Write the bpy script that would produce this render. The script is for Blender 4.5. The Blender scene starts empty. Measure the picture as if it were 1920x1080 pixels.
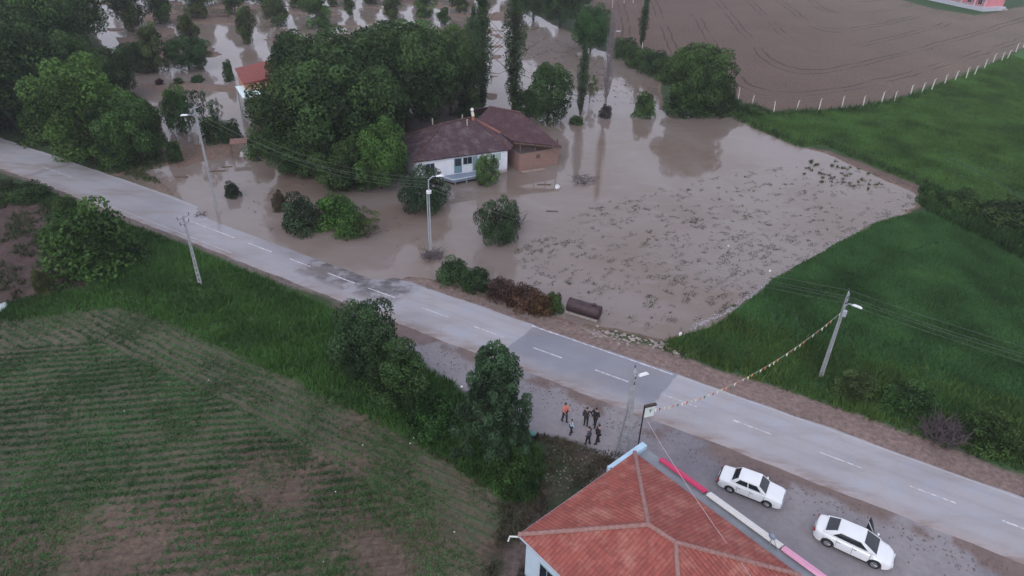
import bpy, math, random
import numpy as np
from mathutils import Vector, Matrix
R = math.radians
sc = bpy.context.scene
# ---------------------------------------------------------------- camera
CH, PITCH, FPX, ROLL = 36.0, 32.25, 1300.0, 1.67
_p, _r = R(PITCH), R(ROLL)
F = Vector((0, math.cos(_p), -math.sin(_p)))
_u0 = Vector((0, math.sin(_p), math.cos(_p))); _r0 = Vector((1, 0, 0))
RT = math.cos(_r)*_r0 + math.sin(_r)*_u0
UP = -math.sin(_r)*_r0 + math.cos(_r)*_u0
cam = bpy.data.cameras.new('camera'); camo = bpy.data.objects.new('camera', cam)
sc.collection.objects.link(camo); sc.camera = camo
camo.matrix_world = Matrix(((RT.x, UP.x, -F.x, 0), (RT.y, UP.y, -F.y, 0), (RT.z, UP.z, -F.z, CH), (0, 0, 0, 1)))
cam.sensor_width = 36; cam.lens = 36*FPX/1920; cam.clip_start = .5; cam.clip_end = 6000
# ---------------------------------------------------------------- light
SUN_EL, SUN_AZ = 38, 200
w = bpy.data.worlds.new('World'); sc.world = w; w.use_nodes = True
nt = w.node_tree; nt.nodes.clear()
sky = nt.nodes.new('ShaderNodeTexSky'); sky.sky_type = 'NISHITA'; sky.sun_disc = False
sky.sun_elevation = R(SUN_EL); sky.sun_rotation = R(SUN_AZ); sky.air_density = 1.5; sky.dust_density = 4; sky.ozone_density = 2
hs = nt.nodes.new('ShaderNodeHueSaturation'); hs.inputs['Saturation'].default_value = .28
mxw = nt.nodes.new('ShaderNodeMix'); mxw.data_type = 'RGBA'; mxw.inputs[0].default_value = .6
mxw.inputs[7].default_value = (7.0, 7.3, 9.1, 1)      # even cloud layer over the clear sky
bg = nt.nodes.new('ShaderNodeBackground'); bg.inputs[1].default_value = .12
wo = nt.nodes.new('ShaderNodeOutputWorld')
nt.links.new(sky.outputs[0], hs.inputs['Color']); nt.links.new(hs.outputs[0], mxw.inputs[6])
nt.links.new(mxw.outputs[2], bg.inputs[0]); nt.links.new(bg.outputs[0], wo.inputs[0])
sl = bpy.data.lights.new('sun', 'SUN'); sl.energy = .55; sl.angle = R(30); sl.color = (1, .98, .96)
so = bpy.data.objects.new('sun', sl); sc.collection.objects.link(so)
so.rotation_euler = (R(90-SUN_EL), 0, R(180-SUN_AZ))
sc.view_settings.view_transform = 'Standard'; sc.view_settings.look = 'None'
sc.view_settings.exposure = 0.3; sc.view_settings.gamma = 1; sc.view_settings.use_curve_mapping = False
# ---------------------------------------------------------------- helpers
C = sc.collection
rng = np.random.default_rng(7); random.seed(7)
ORD = ['first','second','third','fourth','fifth','sixth','seventh','eighth','ninth','tenth','eleventh','twelfth','thirteenth','fourteenth','fifteenth','sixteenth','seventeenth','eighteenth','nineteenth','twentieth','twenty-first','twenty-second','twenty-third','twenty-fourth','twenty-fifth','twenty-sixth']

def gp(u, v, z=0.0):
    """point at height z seen at survey pixel (u,v) of the 1920x1080 aerial frame"""
    d = F + RT*((u-960)/FPX) + UP*((540-v)/FPX)
    t = (z-CH)/d.z
    return Vector((d.x*t, d.y*t, z))
def proj(p):
    d = Vector(p)-Vector((0, 0, CH)); k = d.dot(F)
    return 960+FPX*d.dot(RT)/k, 540-FPX*d.dot(UP)/k
def depth(p): return (Vector(p)-Vector((0, 0, CH))).dot(F)
def wm(b, px): return px*depth(b)/FPX
def hgt(b, vtop):
    lo, hi = .1, 33.
    for _ in range(40):
        m = (lo+hi)/2
        if proj((b[0], b[1], m))[1] > vtop: lo = m
        else: hi = m
    return lo
def tag(o, label=None, cat=None, group=None, kind=None):
    if label: o['label'] = label
    if cat: o['category'] = cat
    if group: o['group'] = group
    if kind: o['kind'] = kind
    return o
def empty(name, loc, rz=0, label=None, cat=None, group=None):
    o = bpy.data.objects.new(name, None); C.objects.link(o); o.location = loc; o.rotation_euler = (0, 0, rz)
    o.empty_display_size = .3
    return tag(o, label, cat, group)
class MB:
    def __init__(s): s.v = []; s.f = []; s.uv = None
    def box(s, c, d, rz=0, rx=0, top=1.0):
        hx, hy, hz = d[0]/2, d[1]/2, d[2]/2
        m = Matrix.Translation(c) @ Matrix.Rotation(rz, 4, 'Z') @ Matrix.Rotation(rx, 4, 'X')
        n = len(s.v)
        for z in (-1, 1):
            k = 1 if z < 0 else top
            for x, y in ((-1, -1), (1, -1), (1, 1), (-1, 1)): s.v.append(tuple(m @ Vector((x*hx*k, y*hy*k, z*hz))))
        for q in ((3, 2, 1, 0), (4, 5, 6, 7), (0, 1, 5, 4), (1, 2, 6, 5), (2, 3, 7, 6), (3, 0, 4, 7)): s.f.append([n+i for i in q])
        return s
    def tube(s, pts, rad, k=8, cap=True):
        pts = [Vector(p) for p in pts]; n0 = len(s.v)
        if not hasattr(rad, '__len__'): rad = [rad]*len(pts)
        for i, p in enumerate(pts):
            a = pts[max(i-1, 0)]; b = pts[min(i+1, len(pts)-1)]
            t = (b-a).normalized(); x = t.cross(Vector((0, 0, 1)))
            if x.length < .05: x = t.cross(Vector((1, 0, 0)))
            x.normalize(); y = t.cross(x)
            for j in range(k):
                an = 2*math.pi*j/k; s.v.append(tuple(p+(x*math.cos(an)+y*math.sin(an))*rad[i]))
        for i in range(len(pts)-1):
            for j in range(k):
                a = n0+i*k+j; b = n0+i*k+(j+1) % k; s.f.append([a, b, b+k, a+k])
        if cap: s.f.append([n0+j for j in range(k)][::-1]); s.f.append([n0+(len(pts)-1)*k+j for j in range(k)])
        return s
    def poly(s, pts):
        n = len(s.v); s.v += [tuple(p) for p in pts]; s.f.append(list(range(n, n+len(pts)))); return s
    def prism(s, pts, z0, z1):
        n = len(s.v); k = len(pts)
        s.v += [(p[0], p[1], z0) for p in pts] + [(p[0], p[1], z1) for p in pts]
        s.f.append([n+i for i in range(k)][::-1]); s.f.append([n+k+i for i in range(k)])
        for i in range(k): j = (i+1) % k; s.f.append([n+i, n+j, n+k+j, n+k+i])
        return s
    def ball(s, c, r, nu=10, nv=7):
        if not hasattr(r, '__len__'): r = (r, r, r)
        n = len(s.v)
        for i in range(nv+1):
            th = math.pi*i/nv
            for j in range(nu):
                ph = 2*math.pi*j/nu
                s.v.append((c[0]+r[0]*math.sin(th)*math.cos(ph), c[1]+r[1]*math.sin(th)*math.sin(ph), c[2]+r[2]*math.cos(th)))
        for i in range(nv):
            for j in range(nu):
                a = n+i*nu+j; b = n+i*nu+(j+1) % nu; s.f.append([a, a+nu, b+nu, b])
        return s
    def patch(s, c, n=6, m=6, bulge=0, u0=0, u1=1, v0=0, v1=1, off=0):
        """bilinear patch on corners p00,p10,p11,p01"""
        p00, p10, p11, p01 = [Vector(q) for q in c]; nn = (p10-p00).cross(p01-p00).normalized(); k = len(s.v)
        for j in range(m+1):
            for i in range(n+1):
                u = u0+(u1-u0)*i/n; v = v0+(v1-v0)*j/m
                p = p00*(1-u)*(1-v)+p10*u*(1-v)+p11*u*v+p01*(1-u)*v
                p = p+nn*(bulge*math.sin(math.pi*u)**.7*math.sin(math.pi*v)**.7 if 0 < u < 1 and 0 < v < 1 else 0)+nn*off
                s.v.append(tuple(p))
        for j in range(m):
            for i in range(n):
                a = k+j*(n+1)+i; s.f.append([a, a+1, a+n+2, a+n+1])
        return s
    def build(s, name, mat, parent=None, smooth=None, bevel=0):
        me = bpy.data.meshes.new(name); me.from_pydata(s.v, [], s.f); me.update()
        if mat: me.materials.append(mat)
        if smooth is not None:
            me.polygons.foreach_set('use_smooth', [True]*len(me.polygons)); me.set_sharp_from_angle(angle=R(smooth))
        if s.uv:
            l = me.uv_layers.new(name='UVMap'); l.data.foreach_set('uv', [c for q in s.uv for c in q])
        o = bpy.data.objects.new(name, me); C.objects.link(o)
        if parent: o.parent = parent
        if bevel:
            b = o.modifiers.new('b', 'BEVEL'); b.width = bevel; b.segments = 2; b.limit_method = 'ANGLE'
        return o
def copy_tree(o, parent=None):
    c = o.copy(); C.objects.link(c); c.parent = parent
    for ch in [q for q in KIDS.get(o.name, [])]: copy_tree(ch, c)
    return c
KIDS = {}
def kid(parent, *obs):
    KIDS.setdefault(parent.name, []).extend(obs)
def np_mesh(name, verts, faces, mat, attrs=None, parent=None, k=3):
    me = bpy.data.meshes.new(name); nv = len(verts); nf = len(faces)
    me.vertices.add(nv); me.vertices.foreach_set('co', np.ascontiguousarray(verts, np.float32).ravel())
    me.loops.add(nf*k); me.loops.foreach_set('vertex_index', np.ascontiguousarray(faces, np.int32).ravel())
    me.polygons.add(nf); me.polygons.foreach_set('loop_start', np.arange(0, nf*k, k, dtype=np.int32))
    me.update(calc_edges=True); me.validate()
    for a, (ty, dat) in (attrs or {}).items():
        at = me.attributes.new(a, ty, 'POINT')
        at.data.foreach_set('color' if ty == 'FLOAT_COLOR' else 'value', np.ascontiguousarray(dat, np.float32).ravel())
    if mat: me.materials.append(mat)
    o = bpy.data.objects.new(name, me); C.objects.link(o)
    if parent: o.parent = parent
    return o
# ---- numpy noise
_tab = rng.random((256, 256))
def vn(x, y):
    xi = np.floor(x).astype(int); yi = np.floor(y).astype(int); fx = x-xi; fy = y-yi
    fx = fx*fx*(3-2*fx); fy = fy*fy*(3-2*fy)
    a = _tab[xi & 255, yi & 255]; b = _tab[(xi+1) & 255, yi & 255]; c = _tab[xi & 255, (yi+1) & 255]; d = _tab[(xi+1) & 255, (yi+1) & 255]
    return (a*(1-fx)+b*fx)*(1-fy)+(c*(1-fx)+d*fx)*fy
def fbm(x, y, s, o=4, seed=0):
    r = 0; a = .5; t = 0
    for i in range(o):
        r = r+a*vn(x/s+seed*17.3+i*31.7, y/s+seed*9.1+i*11.9); t += a; a *= .5; s *= .5
    return r/t
def ss(x, a, b):
    t = np.clip((x-a)/(b-a), 0, 1); return t*t*(3-2*t)
def sdist(X, Y, poly):
    """signed distance to polygon, positive inside"""
    d = np.full(X.shape, 1e9); ins = np.zeros(X.shape, bool); n = len(poly)
    for i in range(n):
        ax, ay = poly[i][:2]; bx, by = poly[(i+1) % n][:2]
        ex, ey = bx-ax, by-ay; L = ex*ex+ey*ey+1e-12
        t = np.clip(((X-ax)*ex+(Y-ay)*ey)/L, 0, 1)
        d = np.minimum(d, (X-ax-t*ex)**2+(Y-ay-t*ey)**2)
        c = ((ay > Y) != (by > Y)) & (X < (bx-ax)*(Y-ay)/(by-ay+1e-12)+ax)
        ins ^= c
    d = np.sqrt(d); return np.where(ins, d, -d)
def G(*uv): return [gp(u, v)[:2] for u, v in uv]
# ---------------------------------------------------------------- materials
def mat(name, col, rough=.7, spec=.5, metal=0, noise=None, bump=None, coat=0):
    """noise=(scale, amount) varies the colour, bump=(scale, strength)"""
    m = bpy.data.materials.new(name); m.use_nodes = True; n = m.node_tree; b = n.nodes['Principled BSDF']
    b.inputs['Base Color'].default_value = (*col, 1); b.inputs['Roughness'].default_value = rough
    b.inputs['Specular IOR Level'].default_value = spec; b.inputs['Metallic'].default_value = metal
    b.inputs['Coat Weight'].default_value = coat
    tc = n.nodes.new('ShaderNodeTexCoord')
    if noise:
        t = n.nodes.new('ShaderNodeTexNoise'); t.inputs['Scale'].default_value = noise[0]; t.inputs['Detail'].default_value = 5
        n.links.new(tc.outputs['Object'], t.inputs['Vector'])
        mr = n.nodes.new('ShaderNodeMapRange'); mr.inputs[1].default_value = .3; mr.inputs[2].default_value = .7
        mr.inputs[3].default_value = 1-noise[1]; mr.inputs[4].default_value = 1+noise[1]
        n.links.new(t.outputs[0], mr.inputs[0])
        mx = n.nodes.new('ShaderNodeVectorMath'); mx.operation = 'SCALE'; mx.inputs[0].default_value = col
        n.links.new(mr.outputs[0], mx.inputs['Scale']); n.links.new(mx.outputs[0], b.inputs['Base Color'])
    if bump:
        t = n.nodes.new('ShaderNodeTexNoise'); t.inputs['Scale'].default_value = bump[0]; t.inputs['Detail'].default_value = 4
        n.links.new(tc.outputs['Object'], t.inputs['Vector'])
        bu = n.nodes.new('ShaderNodeBump'); bu.inputs['Strength'].default_value = bump[1]; bu.inputs['Distance'].default_value = .05
        n.links.new(t.outputs[0], bu.inputs['Height']); n.links.new(bu.outputs[0], b.inputs['Normal'])
    return m
class NT:
    """tiny node-graph helper"""
    def __init__(s, m): s.n = m.node_tree.nodes; s.l = m.node_tree.links; s.b = s.n['Principled BSDF']
    def put(s, sock, v):
        if hasattr(v, 'links') or isinstance(v, bpy.types.NodeSocket): s.l.new(v, sock)
        elif v is not None: sock.default_value = v
    def math(s, op, a, b=None, c=None, clamp=False):
        q = s.n.new('ShaderNodeMath'); q.operation = op; q.use_clamp = clamp
        s.put(q.inputs[0], a); s.put(q.inputs[1], b) if b is not None else None
        if c is not None: s.put(q.inputs[2], c)
        return q.outputs[0]
    def noise(s, vec, scale, detail=4, rough=.5, dist=0):
        q = s.n.new('ShaderNodeTexNoise'); s.put(q.inputs['Vector'], vec); q.inputs['Scale'].default_value = scale
        q.inputs['Detail'].default_value = detail; q.inputs['Roughness'].default_value = rough; q.inputs['Distortion'].default_value = dist
        return q.outputs[0]
    def ramp(s, x, a, b, c=0, d=1):
        q = s.n.new('ShaderNodeMapRange'); q.interpolation_type = 'SMOOTHSTEP'; s.put(q.inputs[0], x)
        for i, v in enumerate((a, b, c, d)): q.inputs[i+1].default_value = v
        return q.outputs[0]
    def mix(s, f, a, b):
        q = s.n.new('ShaderNodeMix'); q.data_type = 'RGBA'; s.put(q.inputs[0], f)
        s.put(q.inputs[6], (*a, 1) if isinstance(a, tuple) and len(a) == 3 else a); s.put(q.inputs[7], (*b, 1) if isinstance(b, tuple) and len(b) == 3 else b)
        return q.outputs[2]
    def scale(s, col, f):
        q = s.n.new('ShaderNodeVectorMath'); q.operation = 'SCALE'; s.put(q.inputs[0], col); s.put(q.inputs['Scale'], f); return q.outputs[0]
    def attr(s, name, out=2):
        q = s.n.new('ShaderNodeAttribute'); q.attribute_name = name; return q.outputs[out]
    def pos(s, scale=(1, 1, 1), rot=0, src='Object'):
        t = s.n.new('ShaderNodeTexCoord'); q = s.n.new('ShaderNodeMapping'); q.inputs['Scale'].default_value = scale; q.inputs['Rotation'].default_value = (0, 0, rot)
        s.l.new(t.outputs[src], q.inputs[0]); return q.outputs[0]
    def xyz(s, v):
        q = s.n.new('ShaderNodeSeparateXYZ'); s.l.new(v, q.inputs[0]); return q.outputs
    def bump(s, h, st, dist=.05):
        q = s.n.new('ShaderNodeBump'); q.inputs['Strength'].default_value = st; q.inputs['Distance'].default_value = dist
        s.l.new(h, q.inputs['Height']); s.l.new(q.outputs[0], s.b.inputs['Normal'])
def newmat(name):
    m = bpy.data.materials.new(name); m.use_nodes = True; return m, NT(m)

# ================================================================ GROUND
# centre line of the road, surveyed at its dashes
CLpx = [(-420, 150), (-200, 216), (0, 285), (110, 322), (230, 366), (357, 414), (487, 464), (600, 507), (715, 550), (815, 587), (917, 622), (1026, 662), (1146, 705), (1276, 751), (1411, 801), (1574, 863), (1749, 927), (1920, 992), (2300, 1135)]
_cl = np.array([gp(u, v)[:2] for u, v in CLpx])
_d0 = (_cl[0]-_cl[1]); _cl = np.vstack([_cl[0]+_d0*5, _cl, _cl[-1]+(_cl[-1]-_cl[-2])*5])
for _ in range(3):   # smooth
    _n = _cl.copy(); _n[1:-1] = (_cl[:-2]+2*_cl[1:-1]+_cl[2:])/4; _cl[3:-3] = _n[3:-3]
_seg = np.sqrt(((_cl[1:]-_cl[:-1])**2).sum(1)); _s = np.concatenate([[0], np.cumsum(_seg)])
def CLpt(s):
    return np.stack([np.interp(s, _s, _cl[:, 0]), np.interp(s, _s, _cl[:, 1])], -1)
def CLframe(s):
    a = CLpt(s-.8); b = CLpt(s+.8); t = (b-a); t /= np.sqrt((t**2).sum(-1, keepdims=True)); return CLpt(s), t, np.stack([-t[..., 1], t[..., 0]], -1)
def st_of(u, v):
    p = np.array(gp(u, v)[:2]); ss_ = np.linspace(0, _s[-1], 6000); c = CLpt(ss_); i = ((c-p)**2).sum(1).argmin()
    _, t, n = CLframe(ss_[i:i+1]); return ss_[i], float((p-c[i])@n[0])
def rd(X, Y):
    """distance from road centre line, signed: positive on the flooded side, plus s"""
    best = np.full(X.shape, 1e9); sg = np.zeros(X.shape); S = np.zeros(X.shape)
    for i in range(len(_cl)-1):
        a = _cl[i]; e = _cl[i+1]-a; L = e@e; t = np.clip(((X-a[0])*e[0]+(Y-a[1])*e[1])/L, 0, 1)
        dx = X-a[0]-t*e[0]; dy = Y-a[1]-t*e[1]; d = dx*dx+dy*dy; m = d < best
        best = np.where(m, d, best); sg = np.where(m, np.sign(e[0]*dy-e[1]*dx), sg); S = np.where(m, _s[i]+t*math.sqrt(L), S)
    return np.sqrt(best)*sg, S
S_A = st_of(300, 388)[0]; S_W0 = st_of(445, 450)[0]; S_W1 = st_of(740, 558)[0]; S_P0 = st_of(968, 640)[0]; S_P1 = st_of(1240, 738)[0]; S_Lc = st_of(95, 317)[0]
HW = 3.05
WZ = -.10                                             # level of the flood water
P_flood = G((212, 330), (262, 318), (312, 350), (360, 392), (520, 470), (600, 505), (700, 545), (735, 533), (765, 515), (812, 520), (905, 552), (1035, 592), (1135, 612), (1240, 633), (1300, 622), (1340, 612), (1375, 580), (1450, 522), (1560, 462), (1640, 418), (1700, 400), (1722, 385), (1728, 365), (1660, 338), (1545, 285), (1478, 268), (1395, 228), (1368, 212), (1240, 205), (1235, 150), (1180, 112), (1120, 92), (1055, 55), (1000, 25), (960, -10), (930, -70), (500, -75), (120, -70), (150, 30), (200, 90), (225, 160), (290, 200), (305, 250), (318, 300), (300, 312))
P_brown = G((1080, -60), (1130, 60), (1200, 95), (1300, 110), (1368, 178), (1400, 195), (1452, 208), (1500, 206), (1560, 203), (1640, 192), (1700, 178), (1760, 155), (1840, 125), (1900, 97), (2150, 0), (2400, -100), (1900, -60), (1890, 15), (1830, 28), (1760, 18), (1690, 0), (1600, -20), (1500, -60))
P_gfar = G((1375, 215), (1400, 200), (1452, 212), (1560, 207), (1640, 196), (1700, 182), (1760, 159), (1840, 129), (1900, 101), (2150, 4), (2500, -100), (2700, 300), (2300, 560), (1920, 452), (1800, 405), (1735, 372), (1735, 352), (1640, 312), (1548, 272), (1500, 276), (1440, 250), (1380, 226))
P_path = G((1540, 280), (1560, 284), (1740, 352), (1735, 366), (1700, 362), (1640, 332), (1548, 292))
P_gnear = G((1700, 402), (1745, 398), (1800, 425), (1920, 470), (2400, 640), (2500, 1000), (1920, 905), (1760, 835), (1640, 790), (1560, 762), (1460, 728), (1380, 708), (1290, 680), (1245, 652), (1245, 640), (1300, 625), (1345, 612), (1378, 580), (1452, 524), (1562, 464), (1640, 420))
P_verge = G((-400, 120), (-200, 260), (0, 345), (90, 352), (150, 375), (240, 410), (355, 462), (462, 503), (560, 553), (640, 590), (720, 650), (800, 690), (850, 715), (880, 760), (960, 800), (1015, 850), (1020, 895), (985, 945), (945, 945), (900, 915), (850, 880), (760, 825), (640, 765), (560, 722), (430, 660), (300, 605), (225, 578), (130, 592), (0, 608), (-300, 650), (-600, 500), (-700, 300))
P_field = G((-300, 652), (0, 606), (130, 590), (225, 576), (300, 603), (430, 658), (560, 720), (640, 763), (760, 823), (850, 878), (905, 920), (935, 960), (930, 1040), (950, 1200), (600, 1500), (-600, 1500), (-600, 800))
P_dirtL = G((-200, 395), (0, 385), (60, 372), (105, 395), (100, 430), (120, 470), (150, 520), (190, 545), (110, 560), (0, 572), (-200, 590))
P_lot = G((640, 585), (700, 590), (900, 650), (1000, 690), (1250, 760), (1920, 1010), (2400, 1200), (2400, 1500), (1200, 1500), (1130, 1000), (1180, 880), (1150, 850), (1100, 840), (1010, 815), (975, 790), (880, 730), (800, 690), (740, 650), (690, 615))
P_scrub = G((1010, 810), (1100, 838), (1180, 855), (1250, 900), (1250, 1500), (900, 1500), (900, 1100), (925, 1000), (930, 950), (985, 945), (1020, 890), (1012, 850), (985, 830))
P_verge2 = G((-300, 60), (-100, 170), (0, 232), (60, 262), (150, 300), (215, 332), (300, 345), (318, 300), (305, 250), (290, 200), (225, 160), (200, 90), (150, 30), (100, -80), (-700, -80), (-700, 60))
P_track = G((1170, 870), (1070, 935), (1000, 985), (940, 1060), (925, 1100), (960, 1100), (985, 1050), (1040, 990), (1110, 945), (1190, 900))
P_pinkbase = G((1650, -30), (1690, -2), (1760, 17), (1830, 29), (1890, 18), (1960, 5), (2000, -60), (1700, -70))

# vertex sheet, fine in front and coarse far away, out to the horizon
ky = np.concatenate([[-60, -20, 0, 8], np.exp(np.linspace(math.log(15), math.log(300), 620)), [330, 400, 600, 1200, 3000]])
kx = np.concatenate([[-3, -1.6], np.linspace(-1.12, 1.12, 640), [1.6, 3]])
YY, KX = np.meshgrid(ky, kx, indexing='ij'); XX = KX*(np.abs(YY)+6)
XX[:4] = KX[:4]*40
def wob(X, Y, a=.9, s=3.):
    return X+(fbm(X, Y, s, 4, 1)-.5)*2*a, Y+(fbm(X, Y, s, 4, 2)-.5)*2*a
WX, WY = wob(XX, YY)
T, SS = rd(XX, YY)
def blendz(P, w=.5): return ss(sdist(WX, WY, P), -w, w)
n1 = fbm(XX, YY, 8, 5, 3)[..., None]; n2 = fbm(XX, YY, 1.2, 4, 4)[..., None]; n3 = fbm(XX, YY, 25, 3, 5)[..., None]
def c3(*c): return np.array(c)[None, None, :]
MUD = c3(.17, .118, .092)
col = c3(.035, .06, .022)*(.7+.6*n2)+0*n1
def over(wt, c):
    global col
    col = col*(1-wt[..., None])+c*wt[..., None]
g_field = c3(.034, .085, .028)
over(blendz(P_verge2, .8), (c3(.03, .05, .02)*(.6+.8*n2)*(1-.5*ss(n1, .5, .7))+c3(.07, .055, .04)*.5*ss(n1, .5, .7)))
over(blendz(P_verge, .8), c3(.036, .08, .02)*(.6+.8*n2))
over(blendz(P_dirtL, .9), c3(.075, .05, .045)*(.7+.6*n2))
w_pl = blendz(P_brown, .6)
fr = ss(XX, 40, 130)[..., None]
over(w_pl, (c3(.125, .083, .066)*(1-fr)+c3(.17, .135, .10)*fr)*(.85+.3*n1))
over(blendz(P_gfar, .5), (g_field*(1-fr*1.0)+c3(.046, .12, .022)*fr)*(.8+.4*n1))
over(blendz(P_pinkbase, .6), c3(.03, .075, .022)*(.8+.4*n2))
over(blendz(P_gnear, .35), g_field*(.7+.6*n1))
over(blendz(P_path, .3), c3(.13, .09, .075)*(.8+.4*n2))
w_row = blendz(P_field, .4)
over(w_row, c3(.108, .077, .060)*(.75+.5*n1)*(.85+.3*n2))
over(blendz(P_scrub, .8), (c3(.075, .052, .042)*(1-ss(n1, .45, .65))+c3(.03, .045, .02)*ss(n1, .45, .65))*(.6+.8*n2))
over(blendz(P_track, .5), c3(.12, .088, .08)*(.8+.4*n2))
w_lot = blendz(P_lot, .35)
over(w_lot, (c3(.25, .23, .245)*(1-ss(n1, .42, .6))+c3(.19, .175, .20)*ss(n1, .42, .6))*(.9+.2*n2))
# mud carried on to the road's near shoulder and along the far side
tn = fbm(SS, T*3, 5, 4, 8)
nearmud = ss(-T, 2.2, 3.0)*(1-ss(-T+(tn-.5)*3, 4.0, 4.9))*ss(SS, S_W1-6, S_W1)
over(nearmud*ss(fbm(XX, YY, 2.2, 4, 41), .36, .5)*.9, c3(.165, .118, .105)*(.8+.4*n2))
farmud = ss(T, 2.0, 2.8)*(1-ss(T+(tn-.5)*1.6, 5.2, 5.9))
farmud = farmud*ss(SS, st_of(90, 318)[0], st_of(330, 400)[0])
over(farmud, c3(.20, .145, .13)*(.85+.3*n2))
nearsh = ss(-T, 2.2, 3.0)*(1-ss(-T+(tn-.5)*1.2, 3.5, 4.1))*(1-ss(SS, S_W1-6, S_W1))
over(nearsh, c3(.15, .12, .11)*(.8+.4*n2))
TRK = [G((1448, 585), (1462, 618), (1498, 645)), G((1485, 580), (1503, 615), (1520, 628)), G((1580, 622), (1605, 645), (1650, 656), (1720, 640)), G((1560, 540), (1640, 490), (1760, 455)),
       G((1780, 300), (1850, 330), (1920, 372))]
def dtrk(X, Y):
    d = np.full(X.shape, 1e9)
    for P in TRK:
        for i in range(len(P)-1):
            a = Vector(P[i]); e = Vector(P[i+1])-a; L = e.length_squared; t = np.clip(((X-a[0])*e[0]+(Y-a[1])*e[1])/L, 0, 1); d = np.minimum(d, np.hypot(X-a[0]-t*e[0], Y-a[1]-t*e[1]))
    return d
over(1-ss(dtrk(WX*.5+XX*.5, WY*.5+YY*.5), .1, .45), c3(.016, .034, .014))
# heights
sd_f = sdist(*wob(XX, YY, .5, 2.5), P_flood)
Z = -.55*ss(sd_f, -.5, 1.7)+.0*XX
over(ss(sd_f, -.7, -.1)*(1-ss(sdist(XX, YY, P_gnear), -.5, .3))*(1-ss(sdist(XX, YY, P_gfar), -.5, .3)), MUD*(.8+.4*n2))
over(ss(sd_f, -.1, .3), MUD*(.8+.4*n2))
# shallow, silted part of the drowned crop: mud shows a little above the water
P_crop = G((960, 470), (1120, 380), (1330, 330), (1560, 300), (1720, 360), (1710, 395), (1560, 458), (1370, 590), (1260, 632), (1130, 600), (1000, 545))
w_c = ss(sdist(XX, YY, P_crop), 0, 5)
shal = w_c*ss(fbm(XX*1.0, YY*1.0, 7, 4, 12)+.35*ss(XX, 10, 40)-.12, .5, .8)
Z = Z+shal*(.33+.0*XX)+w_c*(fbm(XX, YY, 1.1, 3, 13)-.5)*.12*ss(sd_f, .5, 3)
# orchard mud banks, widened to stand in for brown tree reflections
orc = ss(YY, 92, 100)*ss(-XX, -2, 6)*ss(sd_f, 1, 4)
Z = Z+orc*.58*ss(fbm(XX*.6+YY*.25, YY*1.3, 6, 4, 21), .46, .66)
P_yard = G((300, 268), (450, 262), (470, 285), (430, 300), (330, 322), (306, 305))
Z = Z+.5*ss(sdist(WX, WY, P_yard), -.5, 1.5)
# mounds of uneven ground outside water and fields
Z = Z+ss(-sd_f, .2, 2.5)*((n1[..., 0]-.5)*.35)*(1-ss(-np.abs(T), -7, -3.5))*(1-w_lot)
Z = Z+blendz(P_verge, 2.5)*.35*ss(-T, 4, 9)*ss(n1[..., 0], .3, .7)
Z = Z-farmud*ss(T, 3, 4.2)*(.03+.1*ss(tn, .4, .6))*(SS > S_W0)*(SS < S_P1)
wet = ss(SS, S_A-4, S_A+8)*(1-ss(SS, S_W1-5, S_W1+2))
Z = np.where(np.abs(T) < 3.7, np.minimum(Z, -.02), Z)
Z = Z-(1-ss(np.abs(T), 2.5, 2.9))*.45
Z = Z-wet*ss(T, -1, 3)*(1-ss(T, 3.2, 7))*.12
idx = np.arange(XX.size).reshape(XX.shape)
faces = np.stack([idx[:-1, :-1], idx[:-1, 1:], idx[1:, 1:], idx[1:, :-1]], -1).reshape(-1, 4)
verts = np.stack([XX, YY, Z], -1).reshape(-1, 3)
col = np.clip(col, .003, 1); colA = np.concatenate([col, np.ones(col.shape[:2]+(1,))], -1)

m_g, g = newmat('ground')
P0 = g.pos()
base = g.attr('col', 0)
nz = g.math('MULTIPLY', g.ramp(g.noise(P0, 2.5, 6, .65), .25, .75, .65, 1.35), g.ramp(g.noise(P0, 14, 4), .25, .75, .8, 1.2))
nz = g.math('ADD', g.math('MULTIPLY', nz, g.math('SUBTRACT', 1, g.math('MULTIPLY', g.attr('lot'), .7))), g.math('MULTIPLY', g.attr('lot'), .7))
c = g.scale(base, nz)
# seedling rows in the lower-left field
def dirang(a, b):
    p, q = gp(*a), gp(*b); return math.atan2(q.y-p.y, q.x-p.x)
ra = dirang((0, 740), (220, 722)); rb = dirang((230, 585), (560, 728))
def rowmask(g, ang, sp, wid, dist=.12):
    x = g.xyz(g.pos(rot=-ang))
    y = g.math('ADD', x[1], g.math('MULTIPLY', g.math('SUBTRACT', g.noise(P0, .9, 3), .5), dist*4))
    fr_ = g.math('ABSOLUTE', g.math('SUBTRACT', g.math('FRACT', g.math('DIVIDE', y, sp)), .5))
    return g.ramp(fr_, .5-wid, .5)
rows = rowmask(g, ra, .72, .26)
rows2 = rowmask(g, rb, .72, .26)
wb = g.attr('hd'); rowsm = g.math('ADD', g.math('MULTIPLY', rows, g.math('SUBTRACT', 1, wb)), g.math('MULTIPLY', rows2, wb))
pt = g.ramp(g.math('ADD', g.math('ADD', g.noise(P0, .16, 5, .6), g.math('MULTIPLY', g.attr('hd'), .10)), g.math('MULTIPLY', g.attr('gd'), .35)), .36, .60)
fac = g.math('MULTIPLY', g.math('MULTIPLY', g.attr('row'), pt), g.math('MULTIPLY', g.math('ADD', g.math('MULTIPLY', rowsm, .5), .36), g.ramp(g.noise(P0, 3.5, 4, .7), .25, .5)))
c = g.mix(fac, c, (.045, .098, .04))
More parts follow.
